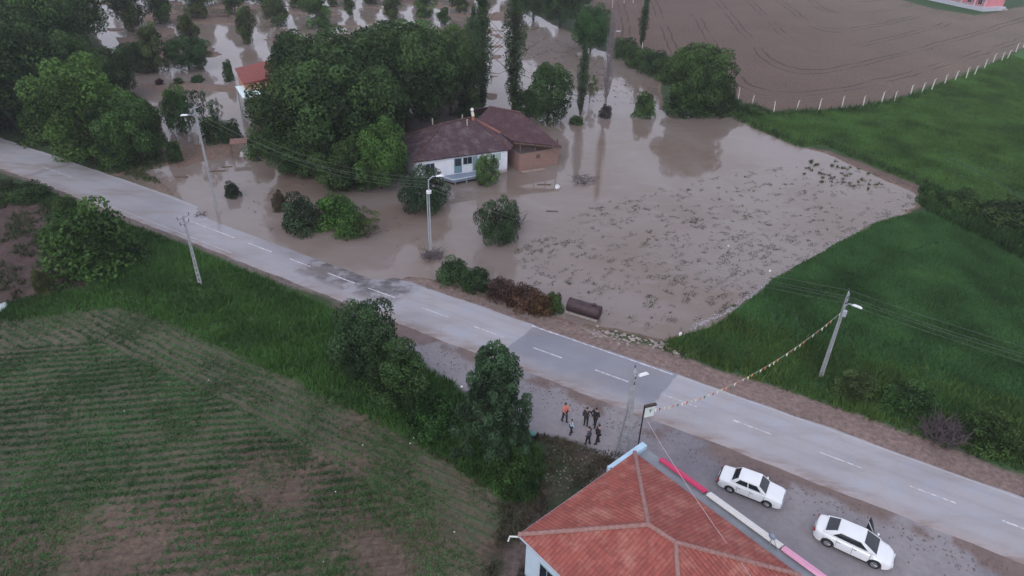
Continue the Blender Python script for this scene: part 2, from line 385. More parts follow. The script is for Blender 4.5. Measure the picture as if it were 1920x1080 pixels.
# plough and drill marks, following a gentle curve
yc = g.attr('pl', 2)
xp = g.math('ADD', g.attr('pc'), g.math('MULTIPLY', g.noise(P0, .12, 2), 2.0))
l1 = g.ramp(g.math('ABSOLUTE', g.math('SUBTRACT', g.math('FRACT', g.math('DIVIDE', xp, 9.5)), .5)), .0, .035, 1, 0)
l2 = g.ramp(g.math('ABSOLUTE', g.math('SUBTRACT', g.math('FRACT', g.math('DIVIDE', g.math('ADD', xp, 1.7), 9.5)), .5)), .0, .03, 1, 0)
l3 = g.math('FRACT', g.math('DIVIDE', xp, 1.05))
pl = g.math('MULTIPLY', yc, g.math('ADD', g.math('MULTIPLY', g.math('MAXIMUM', l1, l2), g.math('MULTIPLY', g.ramp(g.noise(P0, .07, 3), .38, .55), .85)), g.math('MULTIPLY', l3, .16)))
c = g.mix(pl, c, (.035, .025, .022))
g.l.new(c, g.b.inputs['Base Color']); g.b.inputs['Roughness'].default_value = .85; g.b.inputs['Specular IOR Level'].default_value = .25
g.bump(g.math('MULTIPLY', g.math('ADD', g.noise(P0, 5, 6, .7), g.math('MULTIPLY', rowsm, g.math('MULTIPLY', g.attr('row'), .5))), g.math('SUBTRACT', 1, g.math('MULTIPLY', g.attr('lot'), .88))), .6, .12)
# coordinate of the plough lines: distance from the fence line
def lined(a, b):
    a, b = np.array(gp(*a)[:2]), np.array(gp(*b)[:2]); e = (b-a)/np.linalg.norm(b-a); return (XX-a[0])*-e[1]+(YY-a[1])*e[0]
_ds = [lined((1400, 197), (1560, 203)), lined((1560, 203), (1760, 155)), lined((1760, 155), (2150, 0)), -lined((1372, 190), (1300, 60))]
_k = 5.0; pc = -_k*np.log(sum(np.exp(-np.clip(d, -60, 400)/_k) for d in _ds))
hd = ss(sdist(XX, YY, P_field), 4.2, 5.2)
gd = ss(-YY, -62, -30)*-.0+ss(sdist(XX, YY, G((-300, 640), (0, 600), (225, 570), (450, 660), (600, 745), (420, 830), (300, 900), (0, 960), (-300, 960))), -3, 4)-.25
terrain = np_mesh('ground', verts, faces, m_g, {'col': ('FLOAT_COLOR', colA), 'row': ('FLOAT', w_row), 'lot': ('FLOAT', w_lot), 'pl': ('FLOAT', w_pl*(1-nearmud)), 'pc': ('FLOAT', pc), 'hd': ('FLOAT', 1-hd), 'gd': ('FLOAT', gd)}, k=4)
terrain.data.polygons.foreach_set('use_smooth', [True]*len(faces)); tag(terrain, kind='structure')
_lk, _ly = kx, ky
def tz(x, y):
    """ground height under a point"""
    i = np.clip(np.searchsorted(ky, y)-1, 4, len(ky)-2); k = x/(abs(y)+6); j = np.clip(np.searchsorted(kx, k)-1, 0, len(kx)-2)
    return Z[i, j]

# ---------------------------------------------------------------- water
m_w, g = newmat('flood water')
P0 = g.pos(); nA = g.noise(P0, .05, 4, .6, .6); nB = g.noise(g.pos(scale=(1, 2.2, 1), rot=.5), .35, 5, .6, .4)
c = g.mix(g.ramp(nA, .35, .65), (.175, .134, .110), (.215, .178, .165))
c = g.mix(g.math('MULTIPLY', g.ramp(nB, .5, .75), .35), c, (.255, .22, .21))
g.l.new(c, g.b.inputs['Base Color']); g.b.inputs['IOR'].default_value = 1.36
g.l.new(g.ramp(nB, .3, .8, .03, .10), g.b.inputs['Roughness']); g.b.inputs['Specular IOR Level'].default_value = .62
g.bump(g.math('ADD', g.noise(P0, 1.3, 3, .6), g.math('MULTIPLY', g.noise(P0, .3, 2), 2)), .035, .05)
wp = G((212, 330), (300, 395), (420, 445), (520, 500), (640, 550), (745, 545), (812, 540), (905, 575), (1035, 615), (1240, 650), (1300, 640), (1400, 600), (1560, 500), (1740, 405), (1780, 360), (1640, 300), (1478, 240), (1395, 200), (1300, 170), (1200, 80), (1000, -60), (500, -120), (60, -120), (120, 20), (180, 160), (260, 200), (270, 300))
water = MB().poly([(x, y, WZ) for x, y in wp]).build('flood_water', m_w); tag(water, kind='structure')

# ---------------------------------------------------------------- road
sa = np.arange(_s[0]+1, _s[-1]-1, .35); ta = np.linspace(-HW-.25, HW+.1, 30)
Pc, Tt, Nn = CLframe(sa)
RS, TT = np.meshgrid(sa, ta, indexing='ij')
edge = (fbm(RS, RS*0, 1.6, 4, 31)-.5)*.35
TTe = TT+edge*(np.abs(TT) > HW-.35)*np.sign(TT)
RX = Pc[:, None, 0]+Nn[:, None, 0]*TTe; RY = Pc[:, None, 1]+Nn[:, None, 1]*TTe
wetr = ss(RS, S_A-4, S_A+8)*(1-ss(RS, S_W1-5, S_W1+1))
RZ = .03-.01*np.abs(TTe)-wetr*ss(TTe, -1.5, 3.2)*.16+(fbm(RX, RY, 3, 3, 33)-.5)*.02
RZ = RZ-ss(np.abs(TT), HW-.1, HW+.25)*.05
ri = np.arange(RX.size).reshape(RX.shape); rf = np.stack([ri[:-1, :-1], ri[:-1, 1:], ri[1:, 1:], ri[1:, :-1]], -1).reshape(-1, 4)[:, ::-1]
m_r, g = newmat('asphalt')
s_ = g.attr('s'); t_ = g.attr('t'); P0 = g.pos()
jig = g.math('MULTIPLY', g.math('SUBTRACT', g.noise(P0, .8, 3), .5), .5)
slant = g.math('ADD', g.math('ADD', s_, g.math('MULTIPLY', t_, -.12)), jig)
def band(a, b, sm=.08):
    return g.math('MULTIPLY', g.ramp(slant, a-sm, a+sm), g.ramp(slant, b-sm, b+sm, 1, 0))
lane = g.ramp(g.noise(g.pos(scale=(1, 1, 1)), .25, 4, .6), .3, .7, .9, 1.08)
dust = (.36, .34, .355)
c = g.mix(g.ramp(g.noise(P0, .5, 5, .65), .35, .7), dust, (.32, .325, .37))
c = g.mix(g.math('MULTIPLY', g.ramp(t_, -3.2, -1.6, 1, 0), .6), c, (.33, .27, .26))
c = g.mix(g.math('MULTIPLY', g.ramp(slant, S_A-25, S_W0, 0, 1), g.ramp(slant, S_W1, S_W1+.2, .5, 0)), c, (.22, .21, .24))
c = g.mix(g.math('MULTIPLY', band(S_P0, S_P1, .05), g.ramp(g.math('ADD', t_, g.math('MULTIPLY', jig, 3)), -2.8, -.6, .12, .9)), c, (.20, .208, .245))
dk = g.math('MULTIPLY', g.math('MULTIPLY', band(st_of(560, 500)[0], st_of(748, 560)[0], .7), g.ramp(g.noise(P0, .55, 4, .6), .38, .55)), g.ramp(g.math('ADD', t_, jig), -2.2, -.8))
c = g.mix(g.math('MULTIPLY', dk, .85), c, (.075, .065, .07))
# cross patch far left, and longitudinal traces of tyres
c = g.mix(g.math('MULTIPLY', band(S_Lc-.5, S_Lc+.5, .25), .45), c, (.16, .15, .17))
tr = g.math('MULTIPLY', g.ramp(g.math('ABSOLUTE', g.math('SUBTRACT', g.math('ABSOLUTE', g.math('SUBTRACT', t_, 1.45)), .75)), .08, .32, 1, 0), .22)
tr2 = g.math('MULTIPLY', g.ramp(g.math('ABSOLUTE', g.math('SUBTRACT', g.math('ABSOLUTE', g.math('ADD', t_, 1.5)), .75)), .08, .32, 1, 0), .16)
c = g.mix(g.math('ADD', tr, tr2), c, (.25, .24, .27))
# streaks of brown mud by the near edge
ms = g.math('MULTIPLY', g.ramp(g.noise(g.pos(scale=(.45, 1.6, 1), rot=.5), .5, 5, .7), .46, .6), g.ramp(t_, -3.3, -1.6, .95, 0))
c = g.mix(ms, c, (.22, .165, .145))
ms2 = g.math('MULTIPLY', g.ramp(g.noise(g.pos(scale=(.3, 1.5, 1), rot=.5), .35, 5, .65), .48, .66), g.ramp(slant, S_A-30, S_W1+25, .75, .25))
c = g.mix(ms2, c, (.25, .21, .195))
# thin cracks
vo = g.n.new('ShaderNodeTexVoronoi'); vo.feature = 'DISTANCE_TO_EDGE'; vo.inputs['Scale'].default_value = .28; g.put(vo.inputs['Vector'], g.n.new('ShaderNodeTexCoord').outputs['Object'])
c = g.mix(g.math('MULTIPLY', g.ramp(vo.outputs['Distance'], .0, .008, 1, 0), .10), c, (.12, .11, .12))
c = g.scale(c, g.math('MULTIPLY', lane, g.ramp(g.noise(P0, 22, 3), .2, .8, .93, 1.07)))
g.l.new(c, g.b.inputs['Base Color'])
g.l.new(g.math('SUBTRACT', .62, g.math('MULTIPLY', g.ramp(slant, S_A-20, S_W0), g.ramp(slant, S_W1-2, S_W1+2, .42, .05))), g.b.inputs['Roughness'])
g.bump(g.noise(P0, 9, 6, .7), .25, .03)
road = np_mesh('road', np.stack([RX, RY, RZ], -1).reshape(-1, 3), rf, m_r, {'s': ('FLOAT', RS), 't': ('FLOAT', TT)}, k=4)
road.data.polygons.foreach_set('use_smooth', [True]*len(rf)); tag(road, kind='structure')
def rz(s, t):
    i = int(np.clip(np.searchsorted(sa, s), 0, len(sa)-1)); j = int(np.clip(np.searchsorted(ta, t), 0, len(ta)-1)); return RZ[i, j]
# painted marks: worn white dashes and the edge line
m_p, g = newmat('road paint')
P0 = g.pos(); g.l.new(g.mix(g.ramp(g.noise(P0, 3, 5, .7), .42, .6), (.38, .37, .40), (.66, .65, .70)), g.b.inputs['Base Color']); g.b.inputs['Roughness'].default_value = .6
mk = MB()
def strip(mb, s0, s1, t, wd, dz=.006):
    n = max(2, int((s1-s0)/.5)); k = len(mb.v)
    for i in range(n+1):
        s = s0+(s1-s0)*i/n; P, tt_, nn_ = CLframe(np.array([s])); jw = wd*(1+.3*random.uniform(-1, 1))/2
        for q in (-jw, jw):
            x, y = P[0]+nn_[0]*(t+q); mb.v.append((x, y, max(rz(s, t-.1), rz(s, t+.1))+dz))
    for i in range(n): a = k+2*i; mb.f.append([a, a+1, a+3, a+2][::-1])
for a, b in (((82, 312), (137, 332)), ((465, 456), (510, 472)), ((543, 485), (583, 499)), ((615, 512), (665, 531)), ((690, 540), (740, 560)), ((790, 577), (840, 597)), ((890, 612), (945, 633)), ((1000, 652), (1053, 672)), ((1115, 693), (1178, 717)), ((1245, 740), (1307, 762)), ((1375, 787), (1447, 815)), ((1530, 847), (1618, 880)), ((1705, 910), (1793, 945)), ((1880, 975), (1960, 1005)), ((340, 408), (440, 446))):
    strip(mk, st_of(*a)[0], st_of(*b)[0], 0, .12, .008)
o = mk.build('road_marking', m_p); tag(o, kind='structure')
mk = MB(); strip(mk, S_P0+.1, S_P1, HW-.22, .15, .01); o = mk.build('road_marking', m_p); tag(o, kind='structure')
m_p2 = mat('faded paint', (.43, .42, .45), .6, noise=(2, .12))
mk = MB(); strip(mk, S_P1+.3, st_of(2100, 1060)[0], HW-.22, .11, .01); strip(mk, st_of(-100, 250)[0], st_of(395, 430)[0], HW-.2, .11, .01); strip(mk, st_of(250, 372)[0], st_of(470, 457)[0], -HW+.6, .09, .01)
o = mk.build('road_marking', m_p2); tag(o, kind='structure')


# ================================================================ VEGETATION
def foliage_mat(name, transl=.25, rough=.6):
    m, g = newmat(name)
    ob = g.n.new('ShaderNodeObjectInfo')
    t = g.attr('tint')
    c = g.scale(ob.outputs['Color'], g.ramp(t, 0, 1, .45, 1.65))
    yel = g.mix(g.ramp(t, .6, 1, 0, .35), c, g.scale(ob.outputs['Color'], 2.2))
    hs = g.n.new('ShaderNodeHueSaturation'); g.put(hs.inputs['Hue'], g.ramp(ob.outputs['Random'], 0, 1, .487, .513)); g.put(hs.inputs['Color'], c)
    g.l.new(hs.outputs[0], g.b.inputs['Base Color']); g.b.inputs['Roughness'].default_value = rough; g.b.inputs['Specular IOR Level'].default_value = .12
    tl = g.n.new('ShaderNodeBsdfTranslucent'); g.l.new(hs.outputs[0], tl.inputs[0]); mx = g.n.new('ShaderNodeMixShader'); mx.inputs[0].default_value = transl
    g.l.new(g.b.outputs[0], mx.inputs[1]); g.l.new(tl.outputs[0], mx.inputs[2])
    g.l.new(mx.outputs[0], g.n['Material Output'].inputs[0]); return m
M_leaf = foliage_mat('leaves'); M_grass = foliage_mat('grass blades', .2)
M_bark = mat('bark', (.075, .058, .045), .9, .2, noise=(3, .35), bump=(8, .6))
M_greybark = mat('pale grey bark', (.21, .185, .19), .9, .2, noise=(3, .25))

def leaf_quads(P, N, size, aspect, r, up=0.0):
    """diamond leaves at P facing N; size per leaf"""
    n = len(P); a = r.normal(size=(n, 3)); a[:, 2] += up*2.5
    U = a-(a*N).sum(1, keepdims=True)*N; U /= np.linalg.norm(U, axis=1, keepdims=True)+1e-9; V = np.cross(N, U)
    s = size[:, None] if hasattr(size, '__len__') else size
    q = np.stack([P-U*s*.5, P+V*s*.5*aspect+N*s*.06, P+U*s*.5, P-V*s*.5*aspect+N*s*.06], 1)
    return q.reshape(-1, 3), np.arange(n*4).reshape(-1, 4)
def norm(a): return a/(np.linalg.norm(a, axis=1, keepdims=True)+1e-9)
def crown_data(lobes, n, leaf, aspect, r, up=0, tuft=0, inner=.35):
    L = np.array(lobes); w_ = (L[:, 3]*L[:, 4]+L[:, 4]*L[:, 5]+L[:, 3]*L[:, 5]); w_ /= w_.sum()
    k = r.choice(len(L), n, p=w_); D = r.normal(size=(n, 3)); D[:, 2] += .25; D = norm(D)
    lt = r.random(len(L))
    rad = 1-np.abs(r.normal(size=n))*inner*.5
    bump_ = 1+.25*(fbm(D[:, 0]*3+k*7.1+50, D[:, 1]*3+D[:, 2]*2+50, 1, 2, 3)-.5)
    P = L[k, :3]+D*L[k, 3:6]*(rad*bump_)[:, None]
    N = norm(D+r.normal(size=(n, 3))*.55)
    big = fbm(P[:, 0]+90, P[:, 1]*.7+P[:, 2]+90, 1.3, 3, 9)
    tint = np.clip(.5+.75*(lt[k]-.5)+.9*(big-.5)+r.normal(size=n)*.13, 0, 1)
    q, f = leaf_quads(P, N, leaf*(.7+.6*r.random(n)), aspect, r, up)
    return q, f, np.repeat(tint, 4)
def limbs(targets, trunk_h, r0, lean=(0, 0), rr=random, k=6, start=.35):
    mb = MB(); top = Vector((lean[0], lean[1], trunk_h))
    pts = [Vector((0, 0, -.6)), Vector((0, 0, .1)), Vector((lean[0]*.3+rr.uniform(-.06, .06)*trunk_h*.3, lean[1]*.3, trunk_h*.4)), top*.75+Vector((0, 0, 0)), top]
    mb.tube(pts, [r0*1.25, r0*1.05, r0*.8, r0*.6, r0*.35], 8)
    for t in targets:
        t = Vector(t); z0 = rr.uniform(start, .85)*trunk_h
        a = Vector((lean[0]*z0/trunk_h, lean[1]*z0/trunk_h, z0)); m = a.lerp(t, .5)+Vector((rr.uniform(-.1, .1), rr.uniform(-.1, .1), -.08*(t-a).length))
        mb.tube([a, m, t], [r0*.42, r0*.26, r0*.08], k, False)
        for _ in range(2):
            e = m.lerp(t, .4)+Vector((rr.uniform(-1, 1), rr.uniform(-1, 1), rr.uniform(0, .8)))*(t-a).length*.3
            mb.tube([m, m.lerp(e, .6)+Vector((0, 0, .1)), e], [r0*.2, r0*.1, r0*.04], 4, False)
    return mb
PROTO = {}
def proto(kind, lobes, n, leaf, aspect, trunk, seed, up=0, inner=.35, bark=None, W=1, H=1):
    r = np.random.default_rng(seed); rr = random.Random(seed)
    q, f, t = crown_data(lobes, n, leaf, aspect, r, up, inner=inner)
    me = bpy.data.meshes.new(kind+'_crown')
    o = np_mesh('crown', q, f, M_leaf, {'tint': ('FLOAT', t)}, k=4); cm = o.data; bpy.data.objects.remove(o)
    tg = [l[:3] for l in rr.sample(list(lobes), min(trunk[2], len(lobes)))]
    mb = limbs(tg, trunk[0], trunk[1], rr=rr, start=trunk[3] if len(trunk) > 3 else .35); o = mb.build('trunk', bark or M_bark, smooth=50); tm = o.data; bpy.data.objects.remove(o)
    PROTO.setdefault(kind, []).append((cm, tm, W, H))
def lobed(rx, ry, z0, z1, nl, r, seed, shape='round', core=.72, rmin=.2, rmax=.34):
    """lobes over the surface of an envelope from z0 to z1"""
    rr = random.Random(seed); L = []; cz = (z0+z1)/2; hz = (z1-z0)/2
    L.append((0, 0, cz, rx*core, ry*core, hz*core))
    for i in range(nl):
        y = 1-2*(i+.5)/nl; y = y*.92+.04; ph = i*2.39996+rr.uniform(-.3, .3); s = math.sqrt(max(0, 1-y*y))
        k = rr.uniform(.62, .92)
        px, py, pz = math.cos(ph)*s*rx*k, math.sin(ph)*s*ry*k, cz+y*hz*rr.uniform(.72, .95)
        if shape == 'cone':
            f_ = max(.08, 1-(pz-z0)/(z1-z0)); px = math.cos(ph)*rx*f_*rr.uniform(.55, .95); py = math.sin(ph)*ry*f_*rr.uniform(.55, .95)
        if shape == 'dome':
            pz = z0+(i+.5)/nl*(z1-z0)*.86; f_ = math.sqrt(max(.02, 1-((pz-z0)/(z1-z0))**2.2)); px = math.cos(ph)*rx*f_*rr.uniform(.5, .85); py = math.sin(ph)*ry*f_*rr.uniform(.5, .85)
        a = rr.uniform(rmin, rmax); L.append((px, py, pz, rx*a, ry*a, min(rx, hz)*a*rr.uniform(.8, 1.15)))
    return L
for sd in (1, 2, 3):   # wide walnut-like crown 12 m across, 12 m tall
    proto('walnut', lobed(6, 6, 1.6, 12, 46, .3, sd, rmin=.2, rmax=.34, core=.7), 20000, .34, .7, (6.5, .33, 12), sd, W=12, H=12)
for sd in (11, 12):    # round light broadleaf 8 x 9
    proto('broad', lobed(4, 4, .4, 9, 38, .3, sd, rmin=.2, rmax=.36), 15000, .27, .65, (5, .2, 9), sd, W=8, H=9)
for sd in (21, 22, 23):  # orchard tree with upswept open crown 5 x 6
    L = []
    rr = random.Random(sd)
    for i in range(34):
        z = rr.uniform(.7, 5.4); a = rr.uniform(0, 6.28); q = (.62+.3*(z/5.5))*rr.uniform(.2, 1)*2.3*(1 if z < 4.2 else .5)
        L.append((math.cos(a)*q, math.sin(a)*q, z, rr.uniform(.5, .85), rr.uniform(.5, .85), rr.uniform(.6, 1.05)))
    proto('orchard', L, 7500, .24, .6, (2.6, .12, 12, .25), sd, up=.6, W=5, H=6)
for sd in (31, 32):    # poplar 3 x 19
    rr = random.Random(sd); L = []
    for i in range(70):
        z = 1.8+17*((i+.5)/70); wd = 1.25*(math.sin(min(1, (z/19)*1.6)*math.pi/2))*(1 if z < 12 else max(.15, 1-(z-12)/7.5))
        a = i*2.4; q = wd*rr.uniform(.15, .85); L.append((math.cos(a)*q, math.sin(a)*q, z, .38+wd*.22, .38+wd*.22, rr.uniform(.8, 1.3)))
    proto('poplar', L, 9500, .22, .6, (16, .22, 34, .1), sd, up=1.2, W=3, H=19.3)
for sd in (41, 42, 43):  # bush to the ground 4 x 3
    proto('bush', lobed(2, 2, -.2, 3, 26, .3, sd, 'dome', rmin=.24, rmax=.42), 5200, .2, .6, (1.5, .09, 7, .1), sd, W=4.2, H=3.1)
for sd in (51,):       # bushy pine 6 x 9.5
    rr = random.Random(sd); L = []
    for i in range(95):
        z = .5+8.7*(i/95)**.85; f_ = (1-(z/10.4))**.6; a = i*2.39996; q = 2.9*f_*rr.uniform(.6, 1.08)
        L.append((math.cos(a)*q, math.sin(a)*q, z+q*.12, rr.uniform(.32, .5), rr.uniform(.32, .5), rr.uniform(.42, .8)))
    L.append((0, 0, 3, 1.5, 1.5, 2.8)); L.append((0, 0, 6, 1.0, 1.0, 2.4))
    proto('pine', L, 24000, .22, .42, (8.6, .17, 26, .06), sd, up=.5, inner=.45, W=5.9, H=9.9)
for sd in (61, 62):    # drooping willow-leaved tree 6 x 5
    proto('willowy', lobed(3, 3, -.1, 5, 30, .3, sd, rmin=.16, rmax=.38, core=.55), 9500, .27, .36, (2.6, .13, 10, .2), sd, up=.7, W=6.2, H=5.2)
for sd in (71, 72):    # thin see-through small tree 4 x 4
    proto('thin', lobed(2, 2, .9, 4, 18, .3, sd, rmin=.14, rmax=.28, core=.3), 1700, .17, .5, (2.2, .07, 12, .2), sd, up=.4, W=4, H=4.2)
CNT = {}
def tree(kind, u, v, top, wpx, colr, label, cat='tree', name=None, group=None, rz=None, z=None, depthk=1.0):
    b = gp(u, v); zz = float(tz(b.x, b.y)) if z is None else z; h = hgt(b, top); wd = wm(b, wpx)
    L = PROTO[kind]; k = CNT.get(kind, 0); CNT[kind] = k+1; cm, tm, W, H = L[k % len(L)]
    e = empty(name or 'tree', (b.x, b.y, zz), random.uniform(0, 6.28) if rz is None else rz, label, cat, group)
    sx = wd/W; e.scale = (sx, sx*depthk, (h-zz)/H)
    c_ = bpy.data.objects.new('crown' if cat != 'bush' else 'foliage', cm); C.objects.link(c_); c_.parent = e; c_.color = (*colr, 1)
    t_ = bpy.data.objects.new('trunk' if cat != 'bush' else 'stem', tm); C.objects.link(t_); t_.parent = e
    return e
DK = (.042, .078, .024); MD = (.052, .100, .027); LT = (.055, .118, .027); OL = (.07, .10, .032); PP = (.042, .078, .034); YG = (.07, .125, .028)
# --- dark wood upper left
left = [
 ('walnut', -110, 175, -30, 210, DK, 'dark broadleaf tree at the far left edge of the wood above the road'),
 ('walnut', -70, 265, 55, 190, DK, 'dark tree half out of frame at the left, nearest to the road'),
 ('walnut', 30, 238, 40, 190, DK, 'large very dark tree above the left end of the road'),
 ('walnut', 20, 110, -70, 190, MD, 'mid green tree in the top left corner of the frame'),
 ('walnut', 95, 150, -40, 170, MD, 'tall tree behind the very dark tree at upper left'),
 ('walnut', 150, 95, -70, 130, MD, 'dark tree by the pale gap of water at the top left'),
 ('walnut', -120, 60, -120, 220, DK, 'far tree beyond the top left corner wood'),
 ('walnut', 70, 40, -110, 180, DK, 'farthest tree of the top left wood'),
 ('broad', 150, 205, 65, 120, DK, 'dark tree behind the bright round tree at upper left'),
 ('broad', 215, 185, 90, 95, DK, 'dark shrubby tree right behind the bright round tree'),
 ('broad', 182, 300, 112, 165, LT, 'bright green round tree beside the road at upper left'),
 ('broad', 262, 306, 172, 108, MD, 'mid green tree at the edge of the flood, right of the bright round tree'),
 ('bush', 95, 258, 195, 110, MD, 'low green thicket between the dark wood and the road'),
 ('bush', 150, 290, 235, 90, MD, 'bushy undergrowth at the foot of the bright round tree'),
 ('bush', 225, 312, 250, 85, MD, 'leafy undergrowth below the mid green tree by the verge'),
 ('bush', 30, 232, 185, 110, DK, 'dark undergrowth near the left end of the road'),
 ('bush', -50, 215, 160, 120, DK, 'dark undergrowth cut by the left frame edge'),
]
for k_, u, v, t, w_, c_, lb in left: tree(k_, u, v, t, w_, c_, lb, 'bush' if k_ == 'bush' else 'tree', 'bush' if k_ == 'bush' else 'broadleaf_tree', group='trees of the wood above the road')
# --- unseen wood added beyond the orchard, its reflection darkens the water
_r = np.random.default_rng(99); _L = []
for i in range(60):
    b = gp(-150+1150*i/59+_r.uniform(-15, 15), -66+_r.uniform(-8, 4)); rr_ = _r.uniform(4, 7); _L.append((b.x, b.y+8, _r.uniform(4, 7), rr_, rr_, _r.uniform(5, 8)))
q, f, t = crown_data(_L, 26000, 1.3, .7, _r); q[:, 2] = np.maximum(q[:, 2], -.3)
o = np_mesh('unseen_wood', q, f, M_leaf, {'tint': ('FLOAT', t)}, k=4); o.color = (*MD, 1); tag(o, kind='stuff')
# --- garden trees by the orchard
for k_, u, v, t, w_, c_, lb in [
 ('bush', 330, 302, 262, 34, MD, 'small round bush on the mud bank left of the tall street lamp'),
 ('willowy', 340, 246, 158, 58, LT, 'light green tree in the mud yard behind the tall street lamp'),
 ('thin', 388, 258, 158, 62, PP, 'dark narrow tree just right of the tall street lamp head'),
 ('bush', 402, 262, 215, 55, DK, 'dark bush at the foot of the narrow tree by the tall street lamp'),
 ('bush', 436, 264, 222, 45, DK, 'dark bush in front of the small house with white canopy'),
 ('thin', 412, 240, 182, 26, OL, 'spindly sapling left of the small house'),
 ('bush', 430, 150, 110, 24, MD, 'small bush at the left corner of the small red roof'),
 ('bush', 490, 292, 240, 60, MD, 'green bush right of the small gate by the yard'),
 ('walnut', 355, 128, 72, 85, DK, 'low dark tree standing in water left of the small red roof'),
 ('walnut', 258, 135, 80, 62, DK, 'low dark tree at the left edge of the flooded orchard'),
 ('bush', 300, 158, 147, 18, (.06, .035, .03), 'little reddish shrub on the mud strip in the orchard'),
 ('bush', 370, 152, 140, 30, MD, 'low hedge bush in the flooded orchard left of the red roof'),
 ('bush', 335, 155, 145, 22, OL, 'flat olive shrub in the flooded orchard'),
]: tree(k_, u, v, t, w_, c_, lb, 'bush' if k_ == 'bush' else 'tree', 'bush' if k_ == 'bush' else 'garden_tree')
# --- flooded orchard, rows read left to right
orch = [[(290, 134, 44, 62), (362, 104, 26, 46), (466, 80, 12, 44), (598, 50, -8, 62), (655, 28, -6, 30), (737, 36, -10, 44), (797, 30, -12, 48), (833, 46, 14, 34), (862, 24, -14, 42)],
        [(250, 60, -40, 74), (302, 44, -42, 56), (370, 34, -40, 60), (442, 28, -36, 54), (520, 48, -12, 54), (562, 14, -38, 44), (620, 10, -34, 46), (690, 6, -34, 44)],
        [(235, 4, -70, 60), (330, 0, -60, 60), (410, -6, -60, 60), (490, 4, -55, 50), (640, -18, -55, 46), (750, -14, -50, 46), (830, -18, -52, 44), (905, 8, -34, 44), (915, -20, -60, 40)]]
orch[0] += [(885, 62, 30, 34)]; orch[1] += [(735, 6, -34, 44), (785, 2, -36, 44), (850, 4, -34, 44)]; orch[1].sort(); orch[2] += [(285, 6, -50, 58), (375, 12, -44, 54), (455, 2, -55, 50), (560, -14, -58, 50), (700, -16, -55, 46), (795, -16, -52, 46), (872, -14, -50, 44)]; orch[2].sort()
orch[0].sort()
RN = ['nearest', 'middle', 'farthest']
for ri_, row in enumerate(orch):
    for i, (u, v, t, w_) in enumerate(row):
        tree('orchard', u, v, t, w_*1.05, random.choice([MD, LT, OL, OL, LT]), '%s from the left in the %s row of small green orchard trees in the floodwater' % (ORD[i], RN[ri_]), 'orchard tree', 'orchard_tree', 'orchard trees standing in the flood')
# --- big walnut group by the house
for k_, u, v, t, w_, c_, lb in [
 ('walnut', 578, 305, 130, 175, DK, 'big dark tree at the left end of the tree group beside the white house'),
 ('walnut', 575, 215, 62, 120, DK, 'dark tree with a pointed top right of the small red roof'),
 ('walnut', 650, 315, 110, 215, DK, 'massive dark tree in the middle of the group left of the white house'),
 ('walnut', 665, 230, 55, 210, DK, 'big tree at the back of the group, above the middle one'),
 ('walnut', 765, 245, 55, 200, DK, 'massive dark tree directly behind the maroon roof'),
 ('walnut', 760, 180, 42, 190, MD, 'tree forming the top of the group behind the house'),
 ('walnut', 845, 215, 75, 120, DK, 'dark tree between the maroon roof and the poplars'),
 ('walnut', 700, 285, 130, 150, DK, 'dark tree left of the gable end of the maroon roof'),
 ('broad', 845, 160, 48, 110, MD, 'mid green tree left of the first poplar'),
 ('broad', 610, 270, 190, 120, DK, 'shaded tree low in the left half of the tree group'),
 ('walnut', 640, 345, 258, 130, DK, 'low hanging tree over the brown water in front of the group'),
 ('broad', 565, 318, 250, 120, DK, 'low dark tree over the water right of the yard gate'),
 ('broad', 716, 352, 226, 100, LT, 'brighter green tree with a bare leaning trunk left of the white house'),
 ('bush', 660, 340, 295, 110, MD, 'drooping green shrub beneath the dark trees at the water'),
 ('broad', 1027, 226, 120, 88, DK, 'dark egg shaped tree behind the barn'),
 ('bush', 985, 212, 165, 60, DK, 'dark shrub between the poplars and the egg shaped tree'),
 ('bush', 880, 214, 175, 60, DK, 'dark shrub at the foot of the left poplar'),
 ('broad', 1107, 95, 8, 72, (.035, .085, .022), 'bright green rounded tree at the field corner right of the dark treeline'),
 ('walnut', 1300, 210, 84, 128, MD, 'big round tree at the corner of the brown field and the flood'),
 ('broad', 1345, 205, 150, 60, DK, 'lower dark tree on the right flank of the big round tree'),
 ('thin', 1105, 192, 136, 36, YG, 'small yellowish tree right of the single slim poplar'),
 ('walnut', 1000, 36, -45, 80, DK, 'dark tree at the left end of the distant treeline'),
 ('walnut', 1050, 52, -48, 80, DK, 'dark tree in the middle of the distant treeline'),
 ('walnut', 1085, 20, -60, 80, DK, 'dark tree behind the bright rounded one'),
 ('broad', 960, -5, -60, 50, DK, 'small far tree at the top edge between the tall poplars'),
 ('willowy', 795, 390, 312, 98, (.032, .062, .03), 'dark green narrow leaved tree in the flood in front of the white house'),
 ('willowy', 912, 343, 290, 50, (.08, .15, .045), 'pale green sapling in front of the house windows'),
 ('willowy', 935, 450, 368, 82, (.036, .068, .028), 'green shrubby tree standing alone in the flooded garden'),
 ('thin', 690, 445, 388, 58, OL, 'thin olive sapling leaning out of the water by the bright bush'),
]: tree(k_, u, v, t, w_, c_, lb, 'bush' if k_ == 'bush' else 'tree', 'bush' if k_ == 'bush' else 'broadleaf_tree')
for u, v, t, w_, c_, lb in [
 (904, 210, -34, 46, PP, 'left one of the two tall dense poplars behind the house'),
 (962, 206, -42, 52, PP, 'right one of the two tall dense poplars behind the house'),
 (888, 130, 10, 26, PP, 'thin poplar behind the left tall poplar'),
 (1088, 214, 76, 27, PP, 'single slim poplar at the edge of the flooded strip'),
 (1202, 92, -14, 22, PP, 'slender poplar in front of the ploughed field')]: tree('poplar', u, v, t, w_, c_, lb, 'poplar', 'poplar_tree')
